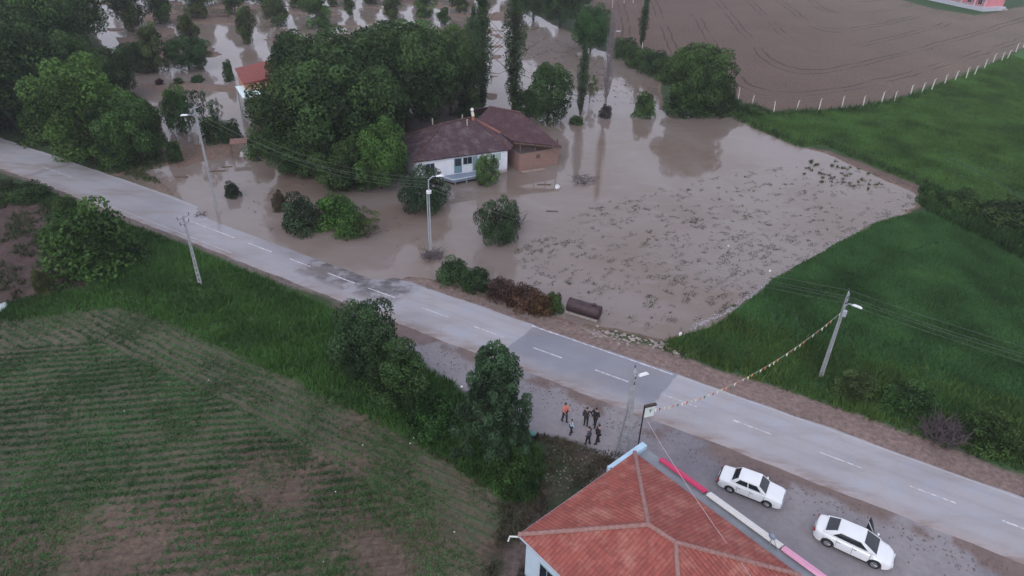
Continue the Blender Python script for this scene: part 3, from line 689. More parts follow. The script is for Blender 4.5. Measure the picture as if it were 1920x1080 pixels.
# leafless poplar: bundle of rising grey twigs
b = gp(1133, 212); h = hgt(b, 18); e = empty('bare_poplar_tree', (b.x, b.y, -.3), 0, 'leafless grey poplar with upright twigs by the flooded strip', 'poplar')
MB().tube([(0, 0, -.5), (.1, 0, h*.5), (0, .1, h*.98)], [.2, .12, .02], 8).build('trunk', M_greybark, e, 60)
mb = MB()
for i in range(230):
    z = h*random.uniform(.14, .9); a = random.uniform(0, 6.28); q = random.uniform(.35, 1.0)*(1 if z < h*.7 else .6); ln = random.uniform(1.5, 3.8)
    mb.tube([(0, 0, z), (math.cos(a)*q*.7, math.sin(a)*q*.7, z+ln*.4), (math.cos(a)*q, math.sin(a)*q, min(z+ln, h*1.02))], [.045, .03, .01], 4, False)
mb.build('branches', M_greybark, e)
# bushes in and around the flood
for u, v, t, w_, c_, lb in [
 (1170, 108, 68, 60, MD, 'green bush at the left end of the hedge below the ploughed field'),
 (1197, 124, 84, 60, MD, 'second bush of the hedge below the ploughed field'),
 (1228, 138, 92, 62, DK, 'dark bush of the hedge next to the big round tree'),
 (1250, 150, 105, 50, MD, 'last bush of the hedge touching the big round tree'),
 (1283, 212, 168, 90, DK, 'dark skirt of shrubs at the left foot of the big round tree'),
 (1330, 212, 175, 70, DK, 'dark shrub at the right foot of the big round tree'),
 (1372, 212, 182, 50, MD, 'low shrub where the post fence starts'),
 (1410, 212, 196, 50, MD, 'low tangle of green along the first fence posts'),
 (1207, 216, 170, 48, MD, 'single round green bush at the water edge left of the big tree'),
 (1135, 218, 196, 28, (.06, .055, .05), 'brownish bush at the foot of the leafless poplar'),
 (1080, 230, 216, 36, MD, 'flat green bush at the foot of the slim poplar'),
 (1118, 62, 40, 30, MD, 'small bush below the bright rounded tree'),
 (525, 392, 357, 30, (.075, .06, .035), 'small brownish red bush beside the dome shaped bush'),
 (568, 428, 366, 88, (.045, .07, .036), 'dark dome shaped bush in the flood beside the road'),
 (632, 416, 364, 96, (.06, .14, .026), 'bright green spreading bush in the flood beside the road'),
 (660, 436, 392, 74, LT, 'lower right half of the bright green spreading bush'),
 (437, 366, 341, 36, (.02, .04, .018), 'small dark bush alone in the flood near the road'),
 (850, 524, 485, 72, (.048, .095, .035), 'dense green hedge bush between flood and road, next to the brush heap'),
 (892, 541, 500, 66, (.044, .088, .032), 'dense green hedge bush between flood and road, next to the dry bushes'),
 (1040, 583, 546, 36, MD, 'small green bush left of the rusty tank'),
 (1880, 425, 372, 110, DK, 'dark green shrub on the ditch bank at the right edge'),
 (1800, 400, 358, 90, MD, 'green shrub on the ditch bank above the near crop field'),
 (1745, 385, 352, 45, MD, 'small green shrub at the mouth of the ditch path'),
]: tree('bush', u, v, t, w_, c_, lb, 'bush', 'bush')
# reddish brown hedge of dry stalks
for u, v, t, w_, c_, lb in [(940, 552, 524, 74, (.085, .05, .045), 'purplish brown dry bush next to the green hedge bush'), (982, 568, 538, 76, (.10, .052, .035), 'rust brown dry bush in the middle of the hedge'), (1014, 581, 550, 60, (.12, .062, .032), 'orange brown dry bush left of the small green bush')]:
    tree('bush', u, v, t, w_, c_, lb, 'bush', 'dry_bush')
# verge bushes near side
for k_, u, v, t, w_, c_, lb in [
 ('bush', 182, 505, 385, 185, (.046, .10, .024), 'large rounded bush on the grass bank at the left'),
 ('bush', 55, 372, 345, 90, (.045, .085, .025), 'bright green scrub along the road at the left edge'),
 ('bush', 5, 372, 335, 80, (.05, .08, .03), 'yellow green scrub cut by the left frame edge'),
 ('bush', 125, 392, 368, 50, MD, 'green scrub between road and the large bank bush'),
 ('broad', 690, 705, 572, 125, (.044, .078, .032), 'leafy tree on the verge in front of the light road section'),
 ('broad', 745, 765, 650, 120, (.038, .075, .024), 'low spreading tree right of the leafy verge tree'),
 ('bush', 815, 800, 745, 110, (.035, .078, .02), 'dark scrub between the spreading tree and the pine'),
 ('bush', 960, 905, 852, 95, (.042, .10, .024), 'bright grassy bush below the pine'),
 ('bush', 985, 925, 880, 60, (.03, .07, .02), 'small dark bush at the corner of the stubble field'),
 ('bush', 90, 560, 505, 40, OL, 'olive shrub on the brown clearing'),
 ('bush', 1600, 740, 706, 90, OL, 'olive scrub at the foot of the right power pole'),
 ('bush', 1700, 765, 728, 110, (.045, .09, .025), 'bright green weeds on the right verge'),
 ('bush', 1850, 830, 780, 110, MD, 'green weeds right of the dry twig heap'),
]: tree(k_, u, v, t, w_, c_, lb, 'bush' if k_ == 'bush' else 'tree', 'bush' if k_ == 'bush' else 'verge_tree')
tree('pine', 925, 852, 645, 160, (.042, .086, .042), 'dark young pine tree beside the road lay-by', 'pine tree', 'pine_tree', rz=.4)
# dry twig heaps
M_twig = mat('dry twigs', (.10, .078, .085), .9, .2, noise=(2, .3))
def twigs(u, v, wpx, hm, n, label, name='twig_heap', cat='twig heap', mt=None):
    b = gp(u, v); r_ = wm(b, wpx)/2; mb = MB(); z = max(float(tz(b.x, b.y)), WZ)
    for _ in range(n):
        a = random.uniform(0, 6.28); q = r_*math.sqrt(random.random())*.8; a2 = random.uniform(0, 6.28); l = random.uniform(.3, .9)*r_
        p = Vector((math.cos(a)*q, math.sin(a)*q, random.uniform(0, hm*.5))); e_ = p+Vector((math.cos(a2)*l, math.sin(a2)*l, random.uniform(0, hm)))
        mb.tube([p, p.lerp(e_, .5)+Vector((0, 0, .1*l)), e_], [.03, .022, .008], 4, False)
    o = mb.build(name, mt or M_twig); o.location = (b.x, b.y, z); tag(o, label, cat); return o
twigs(1765, 822, 84, 1.2, 260, 'heap of dry grey purple branches on the right verge')
twigs(955, 420, 66, 1.6, 110, 'bare purplish twigs beside the lone shrubby tree in the flood')
twigs(1095, 338, 55, .5, 60, 'dark floating branches near the barn')
twigs(680, 435, 60, .8, 70, 'dead brown twigs below the bright green bush in the flood')
twigs(810, 480, 46, .5, 120, 'heap of dead brown brush at the foot of the single lamp post')
twigs(690, 352, 50, .2, 60, 'dark raft of branches floating below the dark trees')
twigs(1015, 470, 12, .3, 10, 'tiny twig cluster in the flooded field')
twigs(375, 402, 26, .3, 24, 'small drift of twigs at the muddy shore by the tall street lamp')

# --- grass and crops: stuff
def scatter(name, poly, n, hh, ww, blades, colr, seed, mask=None, lean=.35, z0=None, hn=2.5, tv=.8, pts=None):
    r = np.random.default_rng(seed); A = np.array([list(p) for p in poly]); lo = np.maximum(A.min(0), (-75, 22)); hi = np.minimum(A.max(0), (110, 190))
    X = r.uniform(lo[0], hi[0], n*3); Y = r.uniform(lo[1], hi[1], n*3)
    vis = np.abs(X) < Y*.86+10
    X, Y = X[vis], Y[vis]; k = sdist(*wob(X, Y, .4, 2), poly) > 0
    if mask is not None: k &= mask(X, Y, r)
    X, Y = X[k][:n], Y[k][:n]
    if pts is not None: X, Y = pts
    n = len(X)
    Zg = tz(X, Y) if z0 is None else np.full(n, z0)
    hs_ = fbm(X, Y, hn, 3, seed); hv = hh*(.45+1.1*hs_)*(.7+.6*r.random(n))
    X = np.repeat(X, blades)+r.normal(size=n*blades)*ww*.7; Y = np.repeat(Y, blades)+r.normal(size=n*blades)*ww*.7; Zg = np.repeat(Zg, blades); hv = np.repeat(hv, blades)*(.6+.8*r.random(n*blades))
    a = r.uniform(0, 6.28, n*blades); wd = ww*(.5+.8*r.random(n*blades))*.5
    lx = r.normal(size=n*blades)*lean*hv; ly = r.normal(size=n*blades)*lean*hv
    p0 = np.stack([X-np.cos(a)*wd, Y-np.sin(a)*wd, Zg-.03], -1); p1 = np.stack([X+np.cos(a)*wd, Y+np.sin(a)*wd, Zg-.03], -1); p2 = np.stack([X+lx, Y+ly, Zg+hv], -1)
    v_ = np.stack([p0, p1, p2], 1).reshape(-1, 3)
    t = np.clip(.5+tv*(np.repeat(fbm(X[::blades], Y[::blades], 3.5, 4, seed+1), blades)-.5)+r.normal(size=n*blades)*.09, 0, 1)
    o = np_mesh(name, v_, np.arange(len(v_)).reshape(-1, 3), M_grass, {'tint': ('FLOAT', np.repeat(t, 3))}); o.color = (*colr, 1); tag(o, kind='stuff'); return o
def notrack(X, Y, wd=.2): return dtrk(X, Y) > wd*(.2+1.2*fbm(X, Y, 3, 2, 71))
dry = lambda X, Y, r: sdist(X, Y, P_flood) < .3
def off_road(X, Y, r): T_, S_ = rd(X, Y); return (np.abs(T_) > 3.9+.5*r.random(len(X))) & (sdist(X, Y, P_flood) < .2)
scatter('tall_grass', P_verge, 68000, .38, .11, 4, (.060, .128, .030), 101, lambda X, Y, r: off_road(X, Y, r) & (sdist(X, Y, P_dirtL) < .3), hn=4)
scatter('tall_grass', P_verge2, 14000, .3, .16, 3, (.05, .07, .025), 102, off_road)
scatter('green_crop', P_gnear, 90000, .27, .10, 3, (.060, .138, .044), 103, lambda X, Y, r: (rd(X, Y)[0] > 6.2+.6*r.random(len(X))) & notrack(X, Y))
def nearroad(X, Y, r): T_, _ = rd(X, Y); return (T_ > 5.4+.8*r.random(len(X))) & (T_ < 12+3*r.random(len(X)))
scatter('tall_grass', P_gnear, 20000, .45, .13, 4, (.068, .128, .032), 104, nearroad)
scatter('green_crop', P_gfar, 80000, .25, .16, 3, (.062, .142, .034), 105, lambda X, Y, r: notrack(X, Y, .4))
def edge_far(X, Y, r): d = sdist(X, Y, P_gfar); return (d < 1.6) & (X < 75)
scatter('tall_grass', P_gfar, 9000, .8, .22, 4, (.04, .075, .026), 106, edge_far)
P_ditch = G((1735, 352), (1800, 370), (1920, 415), (2100, 490), (2100, 560), (1920, 490), (1800, 425), (1745, 398), (1725, 380))
scatter('ditch_weeds', P_ditch, 6000, .8, .3, 4, (.042, .085, .024), 107)
scatter('scrub_grass', P_scrub, 3000, .2, .12, 3, (.085, .078, .05), 108, lambda X, Y, r: (fbm(X, Y, 2, 3, 5) > .45) & (sdist(X, Y, P_track) < 0))
scatter('scrub_grass', P_dirtL, 3000, .35, .14, 3, (.05, .065, .03), 109, lambda X, Y, r: fbm(X, Y, 2, 3, 5) > .5)
# seedlings along the drilled rows
def rowpick(ang, sp, hdl):
    ca, sa_ = math.cos(ang), math.sin(ang)
    def f(X, Y, r):
        y = -X*sa_+Y*ca; fr_ = np.abs((y/sp+.15*(fbm(X, Y, 2, 2, 3)-.5)*4) % 1-.5)
        d = sdist(X, Y, P_field); inn = (d > 4.6) if not hdl else ((d > .2) & (d < 4.6) & (X < -5))
        pt_ = fbm(X, Y, 5, 4, 77)+.28*ss(sdist(X, Y, G((-300, 640), (0, 600), (225, 570), (450, 660), (600, 745), (420, 830), (300, 900), (0, 960), (-300, 960))), -3, 4)-.14
        if hdl: pt_ = pt_+.16
        return (fr_ > .32) & inn & (r.random(len(X)) < ss(pt_, .30, .58))
    return f
scatter('crop_seedlings', P_field, 60000, .11, .12, 4, (.068, .135, .050), 110, rowpick(ra, .72, False), lean=1.1)
scatter('crop_seedlings', P_field, 22000, .11, .12, 4, (.068, .135, .052), 111, rowpick(rb, .72, True), lean=1.1)
scatter('field_weeds', P_field, 30000, .10, .10, 3, (.068, .12, .042), 112, lambda X, Y, r: r.random(len(X)) < ss(fbm(X, Y, 3.2, 4, 55), .42, .68), lean=1.0)
# drowned crop: dark clumps in rows poking out of the silt
cr = dirang((1040, 500), (1240, 410))
def cropmask(X, Y, r):
    y = -X*math.sin(cr)+Y*math.cos(cr); x = X*math.cos(cr)+Y*math.sin(cr); fr_ = np.abs((y/1.9+.5*(fbm(X, Y, 4, 2, 3)-.5)) % 1-.5)
    d = sdist(X, Y, P_crop)
    return (d > 0) & (fr_ > .08) & (fbm(x*.8, y*1.2, .7, 3, 60)+.10*(fbm(X, Y, 6, 3, 61)-.5)*2+.13*ss(X, 8, 34)*ss(-Y, -80, -50)-.12*ss(Y, 68, 90) > .592)
scatter('drowned_crop', P_crop, 26000, .055, .10, 3, (.078, .082, .070), 113, cropmask, lean=1.5, z0=WZ)
scatter('drowned_crop', P_crop, 1300, .16, .12, 5, (.07, .11, .045), 114, lambda X, Y, r: cropmask(X, Y, r) & (fbm(X, Y, 2.5, 3, 90) > .6), lean=.8, z0=WZ)
P_clumps = G((1500, 290), (1560, 292), (1650, 330), (1680, 350), (1640, 355), (1540, 345), (1500, 320))
_r = np.random.default_rng(3); _cx = []
while len(_cx) < 38:
    u, v = _r.uniform(1505, 1690), _r.uniform(288, 358); p_ = gp(u, v)
    if sdist(np.array([p_.x]), np.array([p_.y]), P_clumps)[0] > 0: _cx.append((p_.x, p_.y))
_cx = np.array(_cx); _q = np.repeat(_cx, 5, 0)+_r.normal(size=(len(_cx)*5, 2))*.13*np.repeat(_r.uniform(.4, 1.5, len(_cx)), 5)[:, None]
scatter('drowned_crop', P_clumps, 900, .26, .12, 5, (.055, .085, .03), 115, lean=.5, z0=WZ, pts=(_q[:, 0], _q[:, 1]))
_r = np.random.default_rng(8); _n = 900; _t = _r.random(_n); _px = np.interp(_t, [0, .3, .6, .85, 1], [1300, 1385, 1455, 1640, 1715]); _py = np.interp(_t, [0, .3, .6, .85, 1], [618, 578, 522, 418, 378])
_px = _px-np.abs(_r.normal(size=_n))*5*(1+2.5*(_t > .88)); _py = _py-np.abs(_r.normal(size=_n))*2.5+_r.normal(size=_n)*(1+5*(_t > .93))
_pp = np.array([tuple(gp(a, b, WZ+.012)) for a, b in zip(_px, _py)]); _N = norm(np.stack([_r.normal(size=_n)*.03, _r.normal(size=_n)*.03, np.ones(_n)], -1))
q, f = leaf_quads(_pp, _N, .10+.3*_r.random(_n)**3, .5, _r)
o = np_mesh('foam', q, f, mat('pale scum', (.34, .315, .335), .6), k=4); tag(o, kind='stuff')
P_strip = G((985, 60), (1050, 75), (1130, 120), (1230, 160), (1235, 205), (1140, 205), (1000, 190))
scatter('flotsam', P_strip, 1500, .08, .3, 3, (.10, .09, .085), 116, lambda X, Y, r: fbm(X, Y*2.2, 1.6, 3, 95) > .6, lean=2.5, z0=WZ)
P_g2 = G((430, 340), (530, 330), (760, 410), (800, 470), (740, 460), (520, 440), (440, 390))
scatter('flotsam', P_g2, 260, .06, .2, 5, (.06, .05, .045), 117, lambda X, Y, r: fbm(X, Y, 1.1, 3, 96) > .64, lean=2.0, z0=WZ)

# ================================================================ BUILDINGS
def tile_mat(name, ca, cb, cc, tw=.24, th=.36, stain=.5):
    m, g = newmat(name); tc = g.n.new('ShaderNodeUVMap'); uv = g.xyz(tc.outputs[0]); P0 = g.pos()
    u = g.math('DIVIDE', uv[0], tw); v = g.math('DIVIDE', uv[1], th)
    wn = g.n.new('ShaderNodeTexWhiteNoise'); wn.noise_dimensions = '2D'; cmb = g.n.new('ShaderNodeCombineXYZ')
    g.l.new(g.math('FLOOR', u), cmb.inputs[0]); g.l.new(g.math('FLOOR', v), cmb.inputs[1]); g.l.new(cmb.outputs[0], wn.inputs['Vector'])
    c = g.mix(wn.outputs[0], ca, cb); c = g.mix(g.math('MULTIPLY', g.ramp(g.noise(P0, .8, 6, .7), .45, .7), stain), c, cc)
    hu = g.math('ABSOLUTE', g.math('SINE', g.math('MULTIPLY', u, math.pi))); hv = g.math('FRACT', v)
    groove = g.math('MULTIPLY', g.ramp(hu, 0, .35, .78, 1), g.ramp(hv, 0, .16, .82, 1))
    g.l.new(g.scale(c, groove), g.b.inputs['Base Color']); g.b.inputs['Roughness'].default_value = .75; g.b.inputs['Specular IOR Level'].default_value = .3
    g.bump(g.math('ADD', hu, g.math('MULTIPLY', g.math('SUBTRACT', 1, hv), .8)), .9, .04); return m
M_tileR = tile_mat('red clay tiles', (.34, .092, .072), (.25, .07, .058), (.42, .18, .14), stain=.9)
M_tileD = tile_mat('weathered maroon tiles', (.085, .044, .052), (.055, .034, .044), (.17, .14, .15), .3, .4, .7)
M_tileB = tile_mat('dark red barn tiles', (.085, .036, .040), (.06, .03, .035), (.13, .10, .105), .3, .4, .5)
M_tileO = tile_mat('plain red tiles', (.27, .075, .062), (.22, .06, .052), (.2, .06, .05), .3, .4, .4)
M_ridge = mat('pinkish ridge mortar', (.30, .17, .155), .8, .3, noise=(5, .2), bump=(12, .5))
M_ridgeD = mat('maroon ridge tiles', (.10, .052, .052), .8, .3, noise=(5, .3), bump=(12, .5))
M_blue = mat('light blue plaster', (.50, .60, .70), .8, .3, noise=(1.5, .06), bump=(15, .15))
M_white = mat('white plaster', (.72, .75, .82), .8, .3, noise=(1.2, .10), bump=(12, .2))
M_white, g = newmat('flood stained white plaster')
zz = g.xyz(g.pos())[2]; st = g.ramp(g.math('ADD', zz, g.math('MULTIPLY', g.noise(g.pos(), 2.5, 5), .5)), .35, .75, .75, 0)
g.l.new(g.scale(g.mix(st, (.72, .75, .82), (.34, .27, .22)), g.ramp(g.noise(g.pos(), 1.2, 5), .3, .7, .93, 1.05)), g.b.inputs['Base Color']); g.b.inputs['Roughness'].default_value = .8
M_conc = mat('grey concrete deck', (.235, .25, .28), .75, .35, noise=(1.1, .14), bump=(10, .3))
M_glass = mat('dark window glass', (.02, .025, .035), .08, .8)
M_frame = mat('pale blue window frame', (.35, .45, .52), .6)
M_wood = mat('weathered timber', (.12, .085, .07), .85, .2, noise=(4, .3), bump=(20, .4))
M_brick, g = newmat('rough brick wall')
bt = g.n.new('ShaderNodeTexBrick'); g.put(bt.inputs['Vector'], g.n.new('ShaderNodeUVMap').outputs[0]); bt.inputs['Scale'].default_value = 1; bt.inputs['Brick Width'].default_value = .3; bt.inputs['Row Height'].default_value = .12; bt.inputs['Mortar Size'].default_value = .012
bt.inputs['Color1'].default_value = (.30, .165, .13, 1); bt.inputs['Color2'].default_value = (.23, .125, .105, 1); bt.inputs['Mortar'].default_value = (.22, .19, .18, 1)
g.l.new(bt.outputs[0], g.b.inputs['Base Color']); g.b.inputs['Roughness'].default_value = .9
M_steel = mat('galvanised steel', (.42, .46, .50), .45, .5, .4, noise=(3, .1))
M_cpole = mat('weathered concrete pole', (.30, .31, .33), .85, .3, noise=(3, .15))
M_dark = mat('dark rubber', (.02, .02, .022), .7)

def face_uv(pts, e):
    e = Vector(e).normalized(); n = (Vector(pts[1])-Vector(pts[0])).cross(Vector(pts[2])-Vector(pts[0])).normalized(); s = n.cross(e); o = Vector(pts[0])
    return [((Vector(p)-o).dot(e), (Vector(p)-o).dot(s)) for p in pts]
def roof(name, faces_, m, parent, th=.12):
    """faces_: list of (points ccw from above, eave direction)"""
    mb = MB(); mb.uv = []
    for pts, e in faces_:
        n = (Vector(pts[1])-Vector(pts[0])).cross(Vector(pts[2])-Vector(pts[0]))
        if n.z < 0: pts = pts[::-1]
        mb.poly(pts); q = face_uv(pts, e); mb.uv += q
    o = mb.build(name, m, parent); s = o.modifiers.new('s', 'SOLIDIFY'); s.thickness = th; s.offset = -1; return o
def wall_poly(name, pts, h, m, parent, th=.2, z0=-.5, uv=True, close=True):
    mb = MB(); mb.uv = []; n = len(pts); u = 0
    for i in range(n if close else n-1):
        a, b_ = Vector(pts[i]).to_2d(), Vector(pts[(i+1) % n]).to_2d(); L = (b_-a).length
        mb.poly([(a.x, a.y, z0), (b_.x, b_.y, z0), (b_.x, b_.y, h), (a.x, a.y, h)]); mb.uv += [(u, z0), (u+L, z0), (u+L, h), (u, h)]; u += L
    o = mb.build(name, m, parent)
    s = o.modifiers.new('s', 'SOLIDIFY'); s.thickness = th; s.offset = 0; return o
def on_wall(parent, name, a, b_, u0, u1, z0, z1, m, off, th=.04, sub=None):
    """flat box set proud of the wall running a->b (right hand side outward)"""
    a = Vector(a).to_2d(); b_ = Vector(b_).to_2d(); d = (b_-a).normalized(); n = Vector((d.y, -d.x)); c = a+d*(u0+u1)/2+n*off
    return MB().box((c.x, c.y, (z0+z1)/2), (u1-u0, th, z1-z0), math.atan2(d.y, d.x)).build(name, m, parent)
def window(parent, a, b_, u0, u1, z0, z1, off=.12, fr=M_frame, mull=1, name='window'):
    wf = on_wall(parent, name, a, b_, u0, u1, z0, z1, fr, off, .06)
    n = mull+1; wd = (u1-u0-.06*(n+1))/n
    for i in range(n):
        x = u0+.06+i*(wd+.06); on_wall(wf, 'pane', a, b_, x, x+wd, z0+.07, z1-.07, M_glass, off+.035, .02)
    return wf

# --- near building with the red hip roof
Ez = 3.5
A = gp(1190, 848, Ez); B = gp(978, 1008, Ez); Cc = gp(1500, 1078, Ez)
dl = (Cc-A); Ll = dl.length; dl.normalize(); dw = Vector((dl.y, -dl.x, 0)); 
if dw.dot(B-A) < 0: dw = -dw
Lw = (B-A).dot(dw); B = A+dw*Lw; D = B+dl*Ll
bl = empty('near_building', ((A+D)/2).to_2d().to_3d(), 0, 'single storey building with red hip roof and light blue walls at the bottom edge', 'building'); O = bl.location.copy()
loc = lambda p: Vector(p)-O
E1 = gp(1215, 984, 5.35); E2 = gp(1267, 1016, 5.35)
mid = (A+B)/2; 
E1 = Vector(((mid+dl*(E1-mid).dot(dl)).x, (mid+dl*(E1-mid).dot(dl)).y, 5.4)); E2 = Vector(((mid+dl*(E2-mid).dot(dl)).x, (mid+dl*(E2-mid).dot(dl)).y, 5.4))
E1, E2 = gp(1216, 984, 5.4), gp(1267, 1017, 5.4)
roof('roof', [([loc(A), loc(B), loc(E1)], dw), ([loc(A), loc(E1), loc(E2), loc(Cc)], dl), ([loc(B), loc(D), loc(E2), loc(E1)], dl), ([loc(D), loc(Cc), loc(E2)], dw)], M_tileR, bl)
mb = MB()
def ridgecap(mb, a, b_, r_=.13, seg=.36):
    a, b_ = Vector(a), Vector(b_); n = int((b_-a).length/seg)
    for i in range(n):
        p, q = a.lerp(b_, i/n), a.lerp(b_, (i+1.12)/n)
        mb.tube([p+Vector((0, 0, .015)), q+Vector((0, 0, -.005))], [r_*1.08, r_*.88], 8)
for p, q in ((A, E1), (B, E1), (E1, E2), (E2, Cc), (E2, D)): ridgecap(mb, loc(p), loc(q))
mb.build('ridge', M_ridge, bl, 40)
ins = .38
wA, wB, wC, wD = A+dl*ins+dw*ins, B+dl*ins-dw*ins, Cc-dl*ins+dw*ins, D-dl*ins-dw*ins
wall_poly('wall', [loc(wA), loc(wB), loc(wD), loc(wC)], Ez-.08, M_blue, bl, z0=-.2)
mb = MB().tube([loc(A)+Vector((0, 0, -.1)), loc(B)+Vector((0, 0, -.1))], .07, 8).tube([loc(B)+Vector((0, 0, -.1)), loc(D)+Vector((0, 0, -.1))], .07, 8)
mb.build('gutter', mat('grey gutter', (.38, .40, .46), .5), bl, 40)
q = loc(B)+Vector((0, 0, -.1)); MB().tube([q+dl*.1, q-dl*.35-dw*.0+Vector((-.25, -.05, -.35)), q-dl*.4+Vector((-.3, -.1, -.75))], .05, 8).build('spout', mat('white pipe', (.7, .72, .72), .5), bl, 40)
window(bl, loc(wB), loc(wD), 1.2, 2.4, 1.2, 2.5); window(bl, loc(wB), loc(wD), 4.0, 5.2, 1.2, 2.5); window(bl, loc(wA), loc(wB), 3, 4.2, 1.2, 2.4)
# concrete canopy round two sides, under the eaves
Dz = 3.08
k0 = gp(1208, 838, Dz); k1 = gp(1128, 874, Dz); kfar = gp(1612, 1092, Dz)
dk_w = (kfar-k0)-dl*(kfar-k0).dot(dl)
q0, q1 = k0, k0+dl*((kfar-k0).dot(dl)+1.5)
pin = [q0, q1, q1+dw*3.2, q0+dw*3.2]
kk = k0+dw*(k1-k0).dot(dw)
pin = [q0, q1, q1+dw*2.6, A+dl*.6+dw*2.2, kk+dl*1.8, kk]
MB().prism([loc(p) for p in pin][::-1], Dz-.2, Dz).build('canopy_slab', M_conc, bl, bevel=.02)
MB().box(loc((k0+kk)/2+Vector((0, 0, .09))), ((kk-k0).length, .42, .46), math.atan2((kk-k0).y, (kk-k0).x)).build('fascia', mat('pale blue painted fascia', (.42, .58, .72), .6, noise=(2, .08)), bl, bevel=.01)
MB().box(loc(kk+dl*.8+Vector((0, 0, .09))), (1.6, .3, .46), math.atan2(dl.y, dl.x)).build('fascia', bpy.data.materials['pale blue painted fascia'], bl)
for i, t in enumerate((.5, 3.6, 7.2, 10.8)):
    p = loc(q0+dl*t+dw*.2); MB().box((p.x, p.y, (Dz-.2)/2), (.25, .25, Dz-.2), math.atan2(dl.y, dl.x)).build('post', M_blue, bl)
for (u0, v0, u1, v1, cc, nm, wd) in ((1243, 857, 1333, 914, (.58, .04, .13), 'crimson sign board along the canopy edge', .46), (1337, 918, 1481, 1009, (.70, .68, .66), 'white sign board along the canopy edge', .52), (1484, 1011, 1612, 1092, (.75, .35, .50), 'pink sign board along the canopy edge', .5)):
    a, b_ = gp(u0, v0, Dz+.2), gp(u1, v1, Dz+.2); L = (b_-a).dot(dl); a_ = k0+dl*(a-k0).dot(dl); c_ = a_+dl*L/2+dw*.14
    o = MB().box((0, 0, 0), (L, wd, .16), 0).build('sign_board', mat('board '+nm[:6], cc, .55, noise=(3, .05)), bl, bevel=.015)
    o.location = loc(Vector((c_.x, c_.y, Dz+.17))); o.rotation_euler = (Matrix.Rotation(math.atan2(dl.y, dl.x), 3, 'Z') @ Matrix.Rotation(R(-24), 3, 'X')).to_euler(); o['label'] = nm
    for s in (-1, 1): # end brackets
        p = loc(c_+dl*s*(L/2-.05)); MB().box((p.x, p.y, Dz+.08), (.06, .3, .18), math.atan2(dl.y, dl.x)).build('bracket', M_wood, bl)
# small steel stay with dish on the canopy
p = gp(1443, 1022, Dz)
ds = empty('satellite_dish', p, math.atan2(dl.y, dl.x), 'small grey satellite dish bracket on the canopy beside the red roof', 'satellite dish')
MB().tube([(0, 0, 0), (0, 0, .8)], .03, 6).tube([(0, 0, .75), (.55, 0, 0)], .022, 6).tube([(0, 0, .75), (.1, .5, 0)], .022, 6).build('mast', M_steel, ds, 40)
mb = MB(); n0 = 0
for i in range(5):
    for j in range(14):
        an = j/14*6.283; rr_ = .2*i/4; mb.v.append((rr_*math.cos(an), -.05-.12*(1-(i/4)**2), .8+rr_*math.sin(an)*1.1))
for i in range(4):
    for j in range(14): a = i*14+j; b_ = i*14+(j+1) % 14; mb.f.append([a, b_, b_+14, a+14])
o = mb.build('dish', mat('blue grey dish', (.2, .26, .34), .5), ds, 40); s = o.modifiers.new('s', 'SOLIDIFY'); s.thickness = .015

# --- white house with the maroon hip roof
ez = 3.1
HR = gp(950, 328); HL0 = gp(785, 352)
d = (HR-HL0); d.z = 0; L = d.length; d.normalize(); nb = Vector((-d.y, d.x, 0))
FR = gp(958, 280, ez); FL = gp(779, 307, ez); Lf = (FR-FL).dot(d); FL = FR-d*Lf
BL_ = gp(747, 259, ez); Wd = (BL_-FL).dot(nb); 
hb = empty('white_house', (FR.x, FR.y, 0), 0, 'white walled house with weathered maroon hip roof standing in the flood', 'house'); O = hb.location.copy()
BR_, BL_ = FR+nb*Wd, FL+nb*Wd
RL, RR = gp(827, 232, 5.5), gp(884, 219, 5.5)
mm = (FL+BL_)/2; RL = mm+d*(RL-mm).dot(d); RR = mm+d*(RR-mm).dot(d); RL.z = RR.z = 5.6
RL, RR = gp(828, 232, 5.6), gp(886, 220, 5.6)
roof('roof', [([loc(FL), loc(FR), loc(RR), loc(RL)], d), ([loc(FL), loc(RL), loc(BL_)], nb), ([loc(FR), loc(gp(962, 273, 3.45)), loc(gp(939, 251, 4.15)), loc(gp(893, 226, 5.2)), loc(RR)], nb), ([loc(BR_), loc(BL_), loc(RL), loc(RR)], d)], M_tileD, hb, .14)
mb = MB()
for p, q in ((FL, RL), (RL, RR), (RR, FR), (RR, BR_), (RL, BL_)): ridgecap(mb, loc(p), loc(q), .14, .4)
mb.build('ridge', M_ridgeD, hb, 40)
i_ = .4
w0, w1, w2, w3 = FL+d*i_+nb*i_, FR-d*i_+nb*i_, BR_-d*i_-nb*i_, BL_+d*i_-nb*i_
wall_poly('wall', [loc(w0), loc(w1), loc(w2), loc(w3)], ez-.06, M_white, hb)
a, b_ = loc(w0), loc(w1); Lh = (b_-a).length
print('house L', Lh, 'W', Wd)
fx = lambda u: Lh*(u-785)/(950-785)
window(hb, a, b_, fx(800), fx(816), 1.35, 2.55, name='window')
dr = on_wall(hb, 'door', a, b_, fx(851), fx(865), .75, 2.75, mat('teal door', (.16, .27, .33), .5), .13, .06)
on_wall(dr, 'pane', a, b_, fx(852.5), fx(863.5), 1.7, 2.65, M_glass, .165, .02)
window(hb, a, b_, fx(867), fx(884), 1.75, 2.75)
on_wall(hb, 'shutter', a, b_, fx(885), fx(894), .75, 2.7, mat('grey blue shutter', (.2, .3, .36), .6), .13, .05)
window(hb, a, b_, fx(897), fx(912), 1.5, 2.6); window(hb, a, b_, fx(918), fx(927), 1.5, 2.65)
on_wall(hb, 'curtain', a, b_, fx(928), fx(938), 1.7, 2.65, mat('pale green shutter', (.35, .45, .42), .7), .12, .04)
window(hb, loc(w3), loc(w0), 2.5, 3.6, 1.2, 2.4); window(hb, loc(w1), loc(w2), 2.5, 3.6, 1.2, 2.4)
